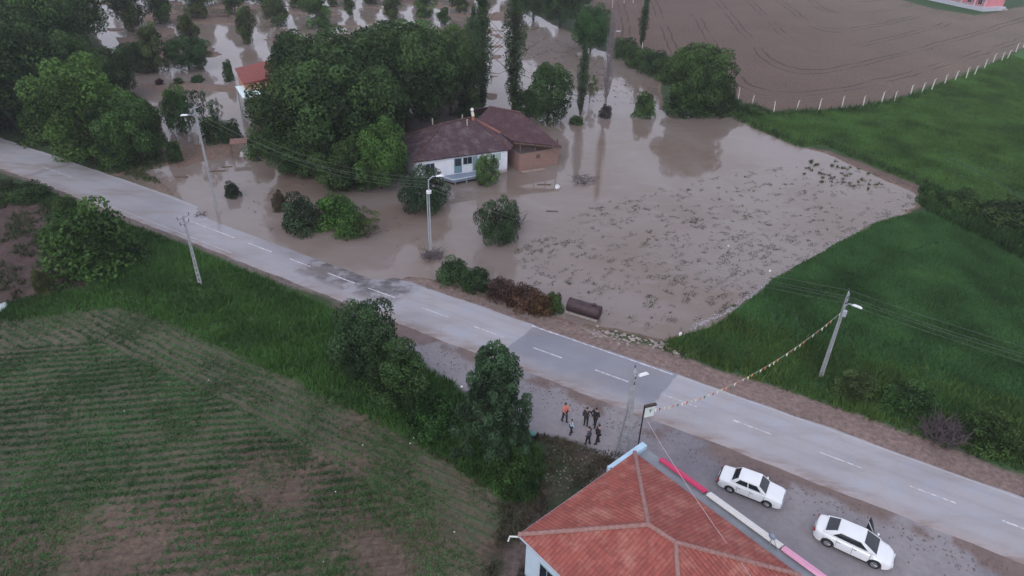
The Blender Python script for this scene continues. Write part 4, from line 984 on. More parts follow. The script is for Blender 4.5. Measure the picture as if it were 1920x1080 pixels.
# porch deck with pale nosing
pu0, pu1 = fx(826), fx(896)
pd = [a+d*pu0, a+d*(pu0+1.0)-nb*1.9, a+d*(pu1-.2)-nb*1.55, a+d*pu1]
MB().prism([(p.x, p.y) for p in pd], .28, .62).build('porch', mat('grey blue painted concrete', (.20, .25, .33), .6, noise=(2, .15)), hb)
mb = MB()
for p, q in zip(pd[:-1], pd[1:]): mb.tube([Vector((p.x, p.y, .66)), Vector((q.x, q.y, .66))], .06, 6)
mb.build('nosing', mat('white nosing', (.62, .66, .72), .6), hb)
mb = MB()
for t in (.1, .5, .9):
    p = (a+d*(pu0+1.0)-nb*1.8).lerp(a+d*(pu1-.2)-nb*1.45, t); mb.tube([(p.x, p.y, -.4), (p.x, p.y, .3)], .1, 6)
mb.build('porch_foundation', M_conc, hb)
ctr = loc(gp(887, 222, 5.6))
ch = MB().tube([ctr+Vector((0, 0, -.6)), ctr+Vector((0, 0, .35))], .2, 10).build('chimney', mat('orange clay chimney', (.36, .15, .08), .8, noise=(5, .2)), hb, 40)
MB().tube([ctr+Vector((0, 0, .35)), ctr+Vector((-.1, 0, .85))], [.22, .2], 10).ball(ctr+Vector((-.12, 0, 1.15)), (.24, .24, .28)).build('cowl', mat('white painted cowl', (.72, .70, .62), .6), ch, 40)
for u, v in ((811, 222), (876, 224), (867, 215)):
    p = loc(gp(u, v+6, 5.5)); MB().tube([p+Vector((0, 0, -.4)), p+Vector((0, 0, .45))], .09, 8).build('vent_pipe', mat('pale vent %d' % u, (.4, .38, .33), .7), hb, 40)
p, q = loc(gp(893, 225, 5.25)), loc(gp(939, 250, 4.2)); MB().tube([p, q], [.14, .2], 8).build('valley_flashing', mat('rust red flashing', (.22, .09, .075), .8, noise=(3, .25)), hb, 40)

# --- barn
by = gp(973, 318); bx_ = gp(1045, 305); d2 = (bx_-by); d2.z = 0; LB = d2.length; d2.normalize(); n2_ = Vector((-d2.y, d2.x, 0))
bn = empty('barn', (by.x, by.y, 0), 0, 'open topped brick barn with maroon gable roof beside the white house', 'barn'); O = bn.location.copy()
e0 = gp(966, 265, 3.8); e1 = gp(1053, 274, 3.1); r0_, r1_ = gp(917, 200, 6.0), gp(977, 211, 5.6)
rb0 = r0_+(r0_-e0).to_2d().to_3d()*.9; rb1 = r1_+(r1_-e1).to_2d().to_3d()*.9; rb0.z = rb1.z = 3.4
roof('roof', [([loc(e0), loc(e1), loc(r1_), loc(r0_)], (e1-e0)), ([loc(e0), loc(r0_), loc(gp(893, 226, 5.2)), loc(gp(939, 251, 4.15))], (e0-r0_)), ([loc(rb1), loc(rb0), loc(r0_), loc(r1_)], (e1-e0))], M_tileB, bn, .14)
mb = MB(); ridgecap(mb, loc(r0_), loc(r1_), .14, .4); mb.build('ridge', M_ridgeD, bn, 40)
c0, c1 = loc(by), loc(bx_); c2, c3_ = c1+n2_*7.5, c0+n2_*7.5
wall_poly('wall', [c0, c1, c2, c3_], 2.15, M_brick, bn, .22)
on_wall(bn, 'window', c0, c1, LB*.42, LB*.42+.6, 1.2, 1.75, mat('bricked opening', (.12, .07, .06), .9), .12, .04)
mb = MB()
for t in (.02, .4, .7, .97):
    p = c0.lerp(c1, t); MB().box((p.x, p.y, 2.75), (.16, .16, 1.3), 0).build('post', M_wood, bn)
for q_ in (c3_, c2): MB().box((q_.x, q_.y, 2.7), (.16, .16, 1.2)).build('post', M_wood, bn)
p, q = loc(e0), loc(e1); MB().tube([p+Vector((0, 0, -.25)), q+Vector((0, 0, -.25))], .09, 6).build('eave_beam', M_wood, bn)
mb = MB()
for i in range(7):
    t = i/6; p = loc(e0).lerp(loc(e1), t); q = loc(r0_).lerp(loc(r1_), t); mb.tube([p+Vector((0, 0, -.18)), q+Vector((0, 0, -.2))], .05, 5)
mb.build('rafters', M_wood, bn)
o = MB().box((0, 0, 0), (3.6, .5, .12)).build('plank', mat('pale plank', (.30, .22, .19), .8, noise=(3, .2))); o.location = gp(1000, 319)+Vector((0, 0, -.05)); o.rotation_euler = (0, R(2), math.atan2(d2.y, d2.x)); tag(o, 'pale plank floating in front of the brick barn wall', 'plank')

# --- small far house with red roof and white canopy
hz2 = 5.6
p_a, p_b, p_c = gp(440, 128, hz2), gp(456, 157, hz2), gp(515, 112, hz2)
h2 = empty('small_house', (p_b.x, p_b.y, 0), 0, 'small tall house with plain red roof and white canopy half hidden by the dark trees', 'house'); O = h2.location.copy()
u_ = (p_b-p_a); u_.z = 0; Lu = u_.length; u_.normalize(); v_ = Vector((-u_.y, u_.x, 0)); Lv = 7.0
pa, pb = p_a.copy(), p_a+u_*Lu; pc_, pd_ = pb+v_*Lv, pa+v_*Lv
ra_, rb_ = (pa+pd_)/2+Vector((0, 0, 1.5)), (pb+pc_)/2+Vector((0, 0, 1.1))
ra_ = pd_+v_*0+Vector((0, 0, 1.0)); rb_ = pc_+Vector((0, 0, .9))
roof('roof', [([loc(pa), loc(pb), loc(rb_), loc(ra_)], u_)], M_tileO, h2, .2)
wa, wb_, wc, wd = pa+u_*.3+v_*.3, pb-u_*.3+v_*.3, pc_-u_*.3-v_*.3, pd_+u_*.3-v_*.3
wall_poly('wall', [loc(wa), loc(wb_), loc(wc), loc(wd)], hz2-.05, mat('salmon plaster', (.5, .27, .18), .8, noise=(1, .15)), h2)
k = [gp(441, 162, 4.6), gp(455, 184, 4.6), gp(490, 178, 4.6), gp(480, 158, 4.6)]
MB().prism([loc(q) for q in k], 4.5, 4.62).build('canopy', mat('white sheet metal canopy', (.70, .86, .86), .4), h2)
for q in (k[0].lerp(k[2], .06), k[1].lerp(k[3], .1), k[1].lerp(k[2], .35)): q = loc(q); MB().tube([(q.x, q.y, -.5), (q.x, q.y, 4.5)], .09, 6).build('post', M_steel, h2)
kk0, kk1 = k[0].lerp(k[2], .12), k[1].lerp(k[3], .25)
MB().box(loc(((kk0+kk1)/2).to_2d().to_3d()+Vector((0, 0, 2.0))), ((kk1-kk0).length, .15, 4.6), math.atan2((kk1-kk0).y, (kk1-kk0).x)).build('side_wall', mat('pale grey boarding', (.42, .40, .42), .8, noise=(2, .2)), h2)
# yard gate house: small pinkish shelter and fence bits
p = gp(452, 290); sh = empty('yard_shelter', p, .3, 'tiny salmon roofed gate shelter at the mud yard', 'shelter')
MB().box((0, 0, 1.9), (2.2, 1.6, .12), 0, .12).build('roof', mat('salmon sheet', (.2, .105, .085), .8, noise=(2, .2)), sh)
for x in (-1.1, 1.1):
    for y in (-.7, .7): MB().tube([(x, y, -.5), (x, y, 1.85)], .05, 6).build('post', M_wood, sh)
o = MB().box((0, 0, 0), (1.6, 1.0, .7), top=.8).build('white_crate', mat('dirty white plastic', (.42, .40, .42), .6, noise=(3, .3)), bevel=.05); o.location = gp(462, 291)+Vector((0, 0, .2)); tag(o, 'dirty white box in the water under the gate shelter', 'box')

# --- pink house far top right, standing on a white terrace
t0, t1, t2 = gp(1733, -2), gp(1842, 22), gp(1892, 14)
d = (t1-t0).normalized(); nb = Vector((-d.y, d.x, 0)); e_ = (t2-t1).dot(nb)
ph = empty('pink_house', (t1.x, t1.y, 0), 0, 'pink walled house on a pale raised terrace beyond the ploughed field', 'house'); O = ph.location.copy()
Wd2 = 9.
MB().prism([loc(t0-d*12), loc(t1), loc(t1+nb*Wd2), loc(t0-d*12+nb*Wd2)], -.3, .95).build('terrace', mat('pale terrace', (.50, .50, .57), .7, noise=(1, .08)), ph)
s0, s1 = t0-d*8+nb*2.6, t1-d*1.6+nb*2.6; s2, s3 = s1+nb*7, s0+nb*7
o = wall_poly('wall', [loc(s0), loc(s1), loc(s2), loc(s3)], 4.2, mat('pink plaster', (.62, .22, .25), .8, noise=(1, .08)), ph, z0=.9)
L3 = (s1-s0).length
for x in (1, 4, 6.5, L3-9.5, L3-6.2, L3-2.6):
    if 0 < x < L3-1: window(ph, loc(s0), loc(s1), x, x+1.3, 1.2, 3.0, fr=M_white)
roof('roof', [([loc(s0-d*.6-nb*2.4)+Vector((0, 0, 4.2)), loc(s1+d*1.4-nb*2.4)+Vector((0, 0, 4.2)), loc(s1+nb*3.5)+Vector((0, 0, 6)), loc(s0+nb*3.5)+Vector((0, 0, 6))], d), ([loc(s2+nb*.6)+Vector((0, 0, 4.2)), loc(s3+nb*.6)+Vector((0, 0, 4.2)), loc(s0+nb*3.5)+Vector((0, 0, 6)), loc(s1+nb*3.5)+Vector((0, 0, 6))], d)], M_tileO, ph)
for t in (.2, 3.6, 8, 12):
    q = loc(t1-d*t+nb*.3); MB().box((q.x, q.y, 2.55), (.28, .28, 3.3), math.atan2(d.y, d.x)).build('column', mat('pale column %d' % (t*10), (.6, .5, .55), .7), ph)
MB().box((0, 0, 0), (1, .5, .45)).build('bench', M_white, None, bevel=.04)
o = bpy.data.objects['bench']; o.location = gp(1884, 20)+Vector((0, 0, .3)); tag(o, 'small white bench on the grass right of the pink house terrace', 'bench')

# ================================================================ STREET THINGS
def wires(a, b_, sag, name, label, r_=.008, n=18, grp=None, m=None):
    pts = [Vector(a).lerp(Vector(b_), i/n)-Vector((0, 0, sag*4*(i/n)*(1-i/n))) for i in range(n+1)]
    o = MB().tube(pts, r_, 4, False).build(name, m or M_wire); return tag(o, label, 'power line', grp)
M_wire = mat('aluminium wire', (.16, .19, .17), .7, .3)
M_ins = mat('dark insulator', (.06, .05, .06), .4)
M_lamp = mat('white lamp head', (.75, .78, .80), .35)
def lamp_head(p, e, ang, hang=0):
    """arm with a flat drop shaped luminaire"""
    a = MB().tube([(0, 0, p), (math.cos(ang)*e*.45, math.sin(ang)*e*.45, p+.35), (math.cos(ang)*e, math.sin(ang)*e, p+.42)], .04, 6)
    h = MB().box((math.cos(ang)*(e+.35), math.sin(ang)*(e+.35), p+.42), (.8, .28, .14), ang, top=.6)
    return a, h
def power_pole(u, v, h, label, arms=1, z=None, base=.2, leglean=0, lamp=None, ang=0, name='power_pole'):
    b = gp(u, v); z = float(tz(b.x, b.y)) if z is None else z
    e = empty(name, (b.x, b.y, z), ang, label, 'power pole')
    mb = MB()
    if leglean:
        for s in (-1, 1): mb.tube([(s*leglean, 0, -.5), (s*.10, 0, h*.7), (s*.06, 0, h)], [.17, .12, .09], 6)
        for t in (.12, .25, .4, .55, .7): w_ = leglean*(1-t/.9); mb.tube([(-w_, 0, h*t), (w_, 0, h*t)], .05, 5)
        mb.box((0, 0, h*.85), (.16, .14, h*.3))
    else:
        mb.tube([(-base*.5, 0, -.5), (-base*.2, 0, h)], [.09, .06], 4); mb.tube([(base*.5, 0, -.5), (base*.2, 0, h)], [.09, .06], 4)
        for i in range(14): t = (i+.5)/14; w_ = base*(1-.55*t)*.5; mb.box((0, 0, h*t), (w_*2, .07, .12))
    mb.build('pole', M_cpole, e)
    for k in range(arms):
        zz = h-.15-.6*k; MB().box((0, 0, zz), (.08, 1.3-.3*k, .08)).build('crossarm', M_steel, e)
        ins_ = MB()
        for y in (-.6+.15*k, .6-.15*k): ins_.tube([(0, y, zz), (0, y, zz+.25)], [.05, .035], 6)
        ins_.build('insulators', M_ins, e)
    if lamp:
        a, hd_ = lamp_head(lamp[0], lamp[1], lamp[2]-ang); ar = a.build('lamp_arm', M_steel, e, 40); hd_.build('lamp', M_lamp, ar, bevel=.03)
    return e, Vector((b.x, b.y, z+h))
rd_ang = math.atan2(-.49, .87)
pL1, tL1 = power_pole(408, 400, 12.5, 'tall concrete street lamp pole rising from the far road edge at upper left', 2, z=-.1, base=.34, lamp=(11.3, .75, R(200)), ang=rd_ang)
pR, tR = power_pole(1538, 708, 8.2, 'leaning looking concrete power pole at the near crop field', 2, lamp=(7.0, .5, R(-40)), ang=rd_ang+.05)
pl_, tl = power_pole(376, 535, 7.3, 'short concrete power pole on the grass bank at the left', 2, base=.42, ang=rd_ang)
pn, tn_ = power_pole(1168, 850, 7.4, 'A shaped concrete pole with insulators and a street lamp by the red roofed building', 2, leglean=.42, lamp=(6.6, .35, R(25)), ang=rd_ang+.4)
# transformer box on right pole
MB().box((.15, -.3, 6.6), (.3, .3, .5)).build('meter_box', M_steel, pR, bevel=.03)
# single steel lamp post in the flood
b = gp(809, 474); lp = empty('street_lamp', (b.x, b.y, -.3), 0, 'slim grey lamp post on a brush heap at the edge of the flood', 'street lamp')
MB().tube([(0, 0, 0), (0, 0, 3), (0, 0, 8.6)], [.11, .09, .06], 10).build('pole', M_steel, lp, 40)
MB().box((-.2, .0, 3.6), (.1, .1, 7.4)).build('cable_duct', M_steel, lp)
MB().tube([(0, 0, 7.15), (0, 0, 7.4)], .26, 12).build('collar', M_lamp, lp, 40)
a_, h_ = lamp_head(8.5, .8, R(15)); ar = a_.build('lamp_arm', M_steel, lp, 40); h_.build('lamp', M_lamp, ar, bevel=.03)
tM = Vector((b.x, b.y, 8.3))
dirp = Vector((-.49, -.87, 0))*-1
offs = [(.5, 0), (-.5, 0), (.35, -.7), (-.35, -.7)]
nrm = Vector((.49, .87, 0))
def span(A_, B_, sag, lab, g_):
    for i, (o_, dz_) in enumerate(offs):
        wires(A_+nrm*o_+Vector((0, 0, dz_)), B_+nrm*o_+Vector((0, 0, dz_)), sag, 'power_line', '%s wire %s' % (['far upper', 'near upper', 'far lower', 'near lower'][i], lab), grp=g_)
span(tL1, tM, 1.9, 'sagging between the tall lamp pole and the slim lamp post', 'overhead wires of the field side pole line')
span(tM, tR, 1.0, 'between the slim lamp post and the right power pole', 'overhead wires of the field side pole line')
span(tR, tR+(tR-tM)*.85, .8, 'from the right power pole over the crop to the frame edge', 'overhead wires of the field side pole line')
# sign on the near pole
b = gp(1196, 838); sg = empty('hanging_sign', (b.x, b.y, 0), R(20), 'white projecting sign board on a dark post beside the A shaped pole', 'sign')
MB().tube([(0, 0, 0), (0, 0, 3.9)], .05, 6).build('post', M_dark, sg)
MB().box((.45, 0, 3.3), (.75, .12, .95)).build('board', mat('white sign face', (.70, .76, .76), .5), sg, bevel=.02)
MB().box((.45, .0, 3.84), (.9, .2, .14)).build('frame', mat('dark brown sign frame', (.05, .035, .03), .7), sg)
# wire from near pole to the building
wires(gp(1214, 790, 4.2), gp(1430, 1110, 4.6), .35, 'service_cable', 'pale cable running from the A shaped pole across the red roof', .02, m=mat('pinkish cable', (.5, .38, .38), .6))
# bunting across the road
fa = Vector((tR.x, tR.y, 6.6)); fb = gp(1216, 768, 3.9)
nbz = 22; bt_ = empty('bunting', fb, 0, 'string of small coloured flags across the road from the right power pole', 'bunting')
pts = [(fa-fb).lerp(Vector((0, 0, 0)), i/40)-Vector((0, 0, 1.9*4*(i/40)*(1-i/40))) for i in range(41)]
MB().tube(pts, .012, 4, False).build('string', mat('pale string', (.45, .42, .36), .8), bt_)
FM = [mat('flag '+n_, c_, .7) for n_, c_ in (('white', (.8, .78, .68)), ('orange', (.75, .25, .12)), ('green', (.08, .22, .12)), ('yellow', (.75, .62, .35)), ('red', (.5, .07, .08)))]
ln_ = (fa-fb).length
for i in range(nbz*2):
    t = (i+.5)/(nbz*2); f = t*40; j = int(f); p = pts[j].lerp(pts[min(j+1, 40)], f-j); q = (pts[min(j+1, 40)]-pts[j]).normalized()*.105
    dn = Vector((random.uniform(-.05, .05), random.uniform(-.05, .05), -random.uniform(.24, .32)))
    s_o = MB().poly([p-q, p+q, p+q*.2+dn, p-q*.2+dn]).build('flag', FM[[0, 2, 1, 3, 0, 4][i % 6]], bt_); s = s_o.modifiers.new('s', 'SOLIDIFY'); s.thickness = .006
# white fence posts along the ploughed field
fp = [(35, 630), (83, 635), (165, 690), (310, 720), (455, 710), (600, 705), (748, 690), (882, 685), (1002, 660), (1083, 655), (1187, 610), (1258, 600), (1325, 575), (1408, 540), (1475, 515), (1547, 500), (1600, 480), (1665, 435), (1720, 400), (1775, 390), (1812, 375), (1867, 330), (1915, 300)]
M_fp = mat('white concrete post', (.62, .60, .56), .8, noise=(3, .1))
pm = MB().box((0, 0, .95), (.14, .14, 2.1)).tube([(0, 0, 1.9), (0, -.28, 2.25)], .06, 5).build('fence_post', M_fp)
for i, (x, y) in enumerate(fp):
    o = pm if i == 0 else pm.copy()
    if i: C.objects.link(o)
    b = gp(1360+x*.2917, y*.2917+1); o.location = (b.x, b.y, float(tz(b.x, b.y))); o.rotation_euler = (R(random.uniform(-3, 3)), R(random.uniform(-4, 4)), R(-20+i*2)); o.scale = (1, 1, random.uniform(.85, 1.0))
    tag(o, 'white concrete fence post, %s from the left along the brown field' % ORD[i], 'fence post', 'fence posts along the ploughed field')
for i, (u, v) in enumerate(((1148, 14), (1170, 6), (1187, 5))):
    o = pm.copy(); C.objects.link(o); o.location = gp(u, v); tag(o, 'white post at the top edge of the ploughed field, %s from the left' % ORD[i], 'fence post', 'fence posts at the far field edge')
for i, (u, v) in enumerate(((1186, 88), (1203, 98))):
    o = pm.copy(); C.objects.link(o); o.location = gp(u, v); tag(o, 'white post in the hedge under the slender poplar, %s one' % ('left', 'right')[i], 'fence post', 'fence posts in the hedge')
# rusty tank
pa, pb = gp(1066, 585), gp(1125, 603); c_ = (pa+pb)/2+Vector((0, .5, .6)); L = (pb-pa).length; ang = math.atan2((pb-pa).y, (pb-pa).x)
M_rust = mat('rusty brown steel', (.058, .036, .040), .6, .4, .2, noise=(2, .3), bump=(5, .3))
tk = empty('rusty_tank', (c_.x, c_.y, c_.z), ang, 'dark brown cylindrical tank lying at the edge of the flood', 'tank')
r_ = .62
mb = MB().tube([(-L/2, 0, 0), (-L/2+.02, 0, 0), (L/2-.1, 0, 0), (L/2, 0, 0)], [r_*.96, r_, r_, r_*.93], 28); mb.build('shell', M_rust, tk, 40)
mb = MB()
for x in (-L*.5+.05, -L*.17, L*.17, L*.5-.1): mb.tube([(x-.04, 0, 0), (x+.04, 0, 0)], r_+.025, 28)
mb.build('hoops', M_rust, tk, 40)
MB().tube([(L*.3, 0, r_-.05), (L*.3, 0, r_+.14)], .2, 12).build('hatch', M_rust, tk, 40)
MB().box((0, -.62, -.55), (L*1.0, .16, .2)).build('bearer', mat('pale kerb timber', (.3, .27, .26), .8, noise=(3, .2)), tk)
# white lump and little litter in the flood
def lump(u, v, s, colr, label, cat, name, z=None):
    if name == 'litter': s = tuple(q*.62 for q in s)
    r = random.Random(int(u*7+v)); mb = MB().ball((0, 0, 0), s, 12, 8)
    mb.v = [tuple(Vector(p)*(1+r.uniform(-.16, .16))) for p in mb.v]
    o = mb.build(name, mat(name+str(int(u)), colr, .6, noise=(4, .15)), smooth=80); b = gp(u, v); o.location = (b.x, b.y, (max(float(tz(b.x, b.y)), WZ) if z is None else z)+s[2]*.4); o.rotation_euler = (0, 0, r.uniform(0, 3)); return tag(o, label, cat)
lump(1045, 351, (.55, .35, .3), (.62, .62, .62), 'white plastic sack floating right of the barn', 'sack', 'floating_sack')
lump(1366, 460, (.18, .14, .12), (.75, .75, .72), 'tiny white scrap in the silted field', 'litter', 'litter')
lump(1444, 507, (.17, .12, .1), (.75, .76, .75), 'small white bag at the crop edge of the flood', 'bag', 'plastic_bag')
lump(1276, 626, (.3, .14, .1), (.7, .72, .66), 'small white block by the corner of the near crop field', 'block', 'white_block')
lump(866, 748, (.18, .15, .14), (.75, .8, .85), 'white scrap caught on the left side of the pine', 'litter', 'litter', 1.2)
lump(998, 818, (.28, .25, .3), (.12, .28, .26), 'teal plastic bag on the ground at the foot of the pine', 'bag', 'plastic_bag')
lump(4, 578, (.7, .4, .3), (.5, .56, .58), 'pale blue grey sheet at the left edge above the crop rows', 'sheet', 'plastic_sheet')
for u, v in ((776, 824), (769, 833), (606, 1053), (521, 1047), (629, 921), (90, 731), (680, 835), (852, 997), (233, 772), (391, 713)):
    lump(u, v, (.09, .07, .06), (.7, .7, .66), 'tiny white scrap in the stubble field near %s' % {776: 'the verge edge', 769: 'the verge edge, nearer the camera', 606: 'the bottom edge', 521: 'the bottom edge, left one', 629: 'the field middle', 90: 'the left crop rows', 680: 'the spreading verge tree', 852: 'the red roofed building', 233: 'the drilled rows', 391: 'the top of the drilled rows'}[u], 'litter', 'litter')
# floating debris and boards
for u, v, l, w_, a, lb in ((405, 320, 2.2, .3, .25, 'dark board floating between the tall lamp pole and the yard'), (340, 331, 1.6, .3, .1, 'short dark board at the muddy shore'), (425, 312, 1.4, .12, .3, 'thin pole floating by the yard shelter'), (560, 342, 2.0, .25, .2, 'grey board floating under the dark trees'), (1020, 345, 1.8, .2, .05, 'dark plank floating right of the barn, nearest the house'), (1035, 395, 1.4, .15, 0, 'thin dark stick lying in the shallow flood')):
    b = gp(u, v); o = MB().box((0, 0, 0), (l, w_, .1)).build('floating_board', M_wood, bevel=.01); o.location = (b.x, b.y, max(WZ, float(tz(b.x, b.y)))+.04); o.rotation_euler = (0, 0, a); tag(o, lb, 'board')
# stones along the silt line at the road
r = random.Random(5); mb = MB()
for i in range(170):
    t = r.random(); u = 1115+t*190+r.uniform(-8, 8); v = 622+t*52+r.gauss(0, 5)-t*12; b = gp(u, v); s = r.uniform(.05, .2)
    mb.ball((b.x, b.y, float(tz(b.x, b.y))+s*.2), (s, s*r.uniform(.6, 1), s*.6), 6, 4)
o = mb.build('rubble', mat('grey rubble', (.30, .25, .24), .9, noise=(1, .3))); tag(o, kind='stuff')
mb = MB()
for i in range(900):
    u, v = r.uniform(980, 1900), 0; s_ = r.uniform(S_P0-8, S_P1+26); t_ = -r.gauss(4.6, .8); P, tt_, nn_ = CLframe(np.array([s_])); x, y = P[0]+nn_[0]*t_
    if t_ > -3.3: continue
    s = r.uniform(.02, .07); mb.ball((x, y, float(tz(x, y))+s*.3), (s, s, s*.6), 5, 3)
for i in range(160):
    b = gp(r.uniform(1020, 1180), r.uniform(835, 930)); s = r.uniform(.03, .10); mb.ball((b.x, b.y, float(tz(b.x, b.y))+s*.2), (s, s*.8, s*.6), 5, 3)
o = mb.build('gravel', mat('loose stones', (.16, .13, .12), .9, noise=(.8, .35))); tag(o, kind='stuff')

# ================================================================ CARS
M_car = mat('white car paint', (.78, .80, .82), .22, .5, coat=.6, noise=(1.5, .03))
M_cglass = mat('car glass', (.012, .016, .022), .06, .7)
M_tyre = mat('tyre rubber', (.018, .018, .02), .8)
M_rim = mat('alloy rim', (.30, .31, .33), .35, .5, .6)
M_trim = mat('black plastic trim', (.02, .02, .022), .5)
M_red = mat('red tail light', (.30, .015, .015), .25)
M_head = mat('clear headlight', (.55, .60, .65), .12, .8)
M_seat = mat('dark car seat', (.03, .03, .035), .8)
def interp(x, pts): return float(np.interp(x, [p[0] for p in pts], [p[1] for p in pts]))
def make_car(loc_, ang, label, S):
    """x forward, y left; S = dictionary of profile curves"""
    L, W = S['L'], S['W']; e = empty('parked_car', loc_, ang, label, 'car')
    xs = np.linspace(-L/2, L/2, 96); mb = MB(); r_ = S['wr']+.07; wx = S['wx']
    for x in xs:
        hw = interp(x, S['plan'])*W/2; zt = interp(x, S['top']); zsid = interp(x, S['side']); zlo = interp(x, S['low'])
        za = zlo
        for q in wx:
            if abs(x-q) < r_: za = max(za, S['wr']+math.sqrt(r_**2-(x-q)**2))
        zm = max(za+.02, zlo+(zsid-zlo)*.5)
        half = [(0, zlo+.02), (hw-.30, zlo+.02), (hw-.05, za), (hw-.01, za+.012), (hw+.0, zm), (hw-.015, max(zm+.01, zsid-.10)), (hw-.05, zsid), (hw-.14, zsid+(zt-zsid)*.55), (hw*.55, zt-.012), (0, zt)]
        for y, z in half: mb.v.append((x, y, z))
        for y, z in half[-2:0:-1]: mb.v.append((x, -y, z))
    k = 18
    for i in range(95):
        for j in range(k): a = i*k+j; b_ = i*k+(j+1) % k; mb.f.append([a, b_, b_+k, a+k])
    mb.f.append(list(range(k))[::-1]); mb.f.append([95*k+j for j in range(k)])
    mb.build('body', M_car, e, 38)
    (rb, rt, ft, fb), zr, wb, wt, zb = S['gh'], S['roof'], S['wb'], S['wt'], S['belt']
    zbr, zbf = interp(rb, S['top'])-.01, interp(fb, S['top'])-.01
    c = dict(front=[(fb, -wb*.93, zbf), (fb, wb*.93, zbf), (ft, wt, zr-.01), (ft, -wt, zr-.01)], rear=[(rb, wb*.9, zbr), (rb, -wb*.9, zbr), (rt, -wt*.96, zr-.03), (rt, wt*.96, zr-.03)],
             left=[(fb, wb*.93, zbf), (rb, wb*.9, zbr), (rt, wt*.96, zr-.03), (ft, wt, zr-.01)], right=[(rb, -wb*.9, zbr), (fb, -wb*.93, zbf), (ft, -wt, zr-.01), (rt, -wt*.96, zr-.03)],
             roof=[(rt, wt*.96, zr-.03), (rt, -wt*.96, zr-.03), (ft, -wt, zr-.01), (ft, wt, zr-.01)])
    sh = MB()
    for q in ('front', 'rear', 'left', 'right'): sh.patch(c[q], 8, 4, .02)
    sh.patch(c['roof'], 8, 8, .06); sh.build('roof', M_car, e, 50)
    MB().patch(c['front'], 6, 4, .02, .05, .95, .06, .93, .008).build('windscreen', M_cglass, e, 50)
    MB().patch(c['rear'], 6, 4, .02, .07, .93, .12, .92, .008).build('rear_window', M_cglass, e, 50)
    for side in ('left', 'right'):
        for (a, b_) in S['win']:
            u0, u1 = (a, b_) if side == 'right' else (1-b_, 1-a)
            MB().patch(c[side], 4, 4, .02, u0, u1, .10, .86, .010).build('side_window', M_cglass, e, 50)
    for q in wx:
        for s in (-1, 1):
            y = s*(W/2-.12)
            t = MB().tube([(q, y-s*.10, S['wr']), (q, y-s*.085, S['wr']), (q, y+s*.07, S['wr']), (q, y+s*.10, S['wr'])], [S['wr']-.03, S['wr'], S['wr'], S['wr']-.03], 24).build('wheel', M_tyre, e, 40)
            rm = MB().tube([(q, y+s*.08, S['wr']), (q, y+s*.106, S['wr'])], [S['wr']*.66, S['wr']*.62], 20)
            for i in range(5):
                an = i*1.2566; rm.tube([(q, y+s*.112, S['wr']), (q+math.cos(an)*S['wr']*.58, y+s*.112, S['wr']+math.sin(an)*S['wr']*.58)], .022, 4)
            rm.build('rim', M_rim, t, 40)
    sm_ = MB(); hn = MB()
    for s in (-1, 1):
        for xd in S['doors']:
            hw_ = interp(xd, S['plan'])*W/2; sm_.box((xd, s*(hw_-.004), (.34+S['belt'])/2), (.018, .022, S['belt']-.40))
        for xd in S['doors'][1:]: hn.box((xd+.14, s*(interp(xd, S['plan'])*W/2+.008), S['belt']-.15), (.17, .03, .03))
        sm_.box((0, s*(W/2-.02), .27), (L*.42, .05, .07))
    sm_.build('door_seam', M_trim, e); hn.build('door_handle', M_rim, e)
    for s in (-1, 1):
        yh = s*(interp(L/2-.12, S['plan'])*W/2-.2)
        MB().box((L/2-.05, yh, interp(L/2-.1, S['side'])-.09), (.12, .34, .13), 0, top=.9).build('headlight', M_head, e, bevel=.02)
        yt = s*(interp(-L/2+.1, S['plan'])*W/2-.16); MB().box((-L/2+.035, yt, interp(-L/2+.1, S['side'])-.10), (.10, .30, .14)).build('tail_light', M_red, e, bevel=.02)
        xm = fb-.22; MB().ball((xm, s*(W/2+.05), S['belt']+.06), (.07, .11, .065), 8, 6).build('mirror', M_car, e, 60)
    MB().box((L/2-.03, 0, .42), (.10, W*.52, .14)).build('grille', M_trim, e, bevel=.01)
    if S.get('blackbump'):
        MB().box((-L/2-.015, 0, .48), (.12, W*.9, .20)).build('bumper', M_trim, e, bevel=.03); MB().box((L/2+.015, 0, .42), (.10, W*.88, .18)).build('bumper', mat('grey bumper', (.25, .26, .28), .5), e, bevel=.03)
    MB().box((-L/2-.03-(.05 if S.get('blackbump') else 0), 0, .62), (.02, .5, .11)).build('number_plate', mat('plate'+label[:12], (.7, .7, .68), .5), e)
    MB().box((0, 0, .45), (L*.5, W*.6, .3)).build('seats', M_seat, e)
    return e
# car 1: boxy saloon
a, b_ = gp(1364, 921), gp(1439, 951); d = (b_-a).normalized(); nn = Vector((-d.y, d.x, 0)); WB = 2.42
c1 = (a+b_)/2+nn*(1.62/2-.1)
S1 = dict(L=4.15, W=1.66, wr=.29, wx=(-1.22, 1.20), belt=.90, roof=1.38, wb=.76, wt=.60, gh=(-1.30, -.86, .42, 1.02),
          plan=[(-2.08, .88), (-1.95, .96), (-1, 1), (1, 1), (1.8, .96), (2.0, .92), (2.08, .86)],
          top=[(-2.08, .62), (-2.04, .88), (-1.95, .93), (-1.3, .95), (1.0, .94), (1.3, .92), (1.9, .84), (2.04, .78), (2.08, .55)],
          side=[(-2.08, .56), (-2.02, .80), (-1.3, .86), (1.0, .86), (1.9, .76), (2.04, .70), (2.08, .5)], low=[(-2.08, .34), (-1.8, .24), (1.8, .22), (2.08, .3)], win=((.10, .30), (.34, .58), (.61, .90)), blackbump=1)
S1['doors'] = (.95, .02, -.80)
S1['win'] = ((.12, .47), (.51, .88))
make_car((c1.x, c1.y, float(tz(c1.x, c1.y))), math.atan2(d.y, d.x), 'older boxy white saloon car parked beside the crimson and white boards', S1)
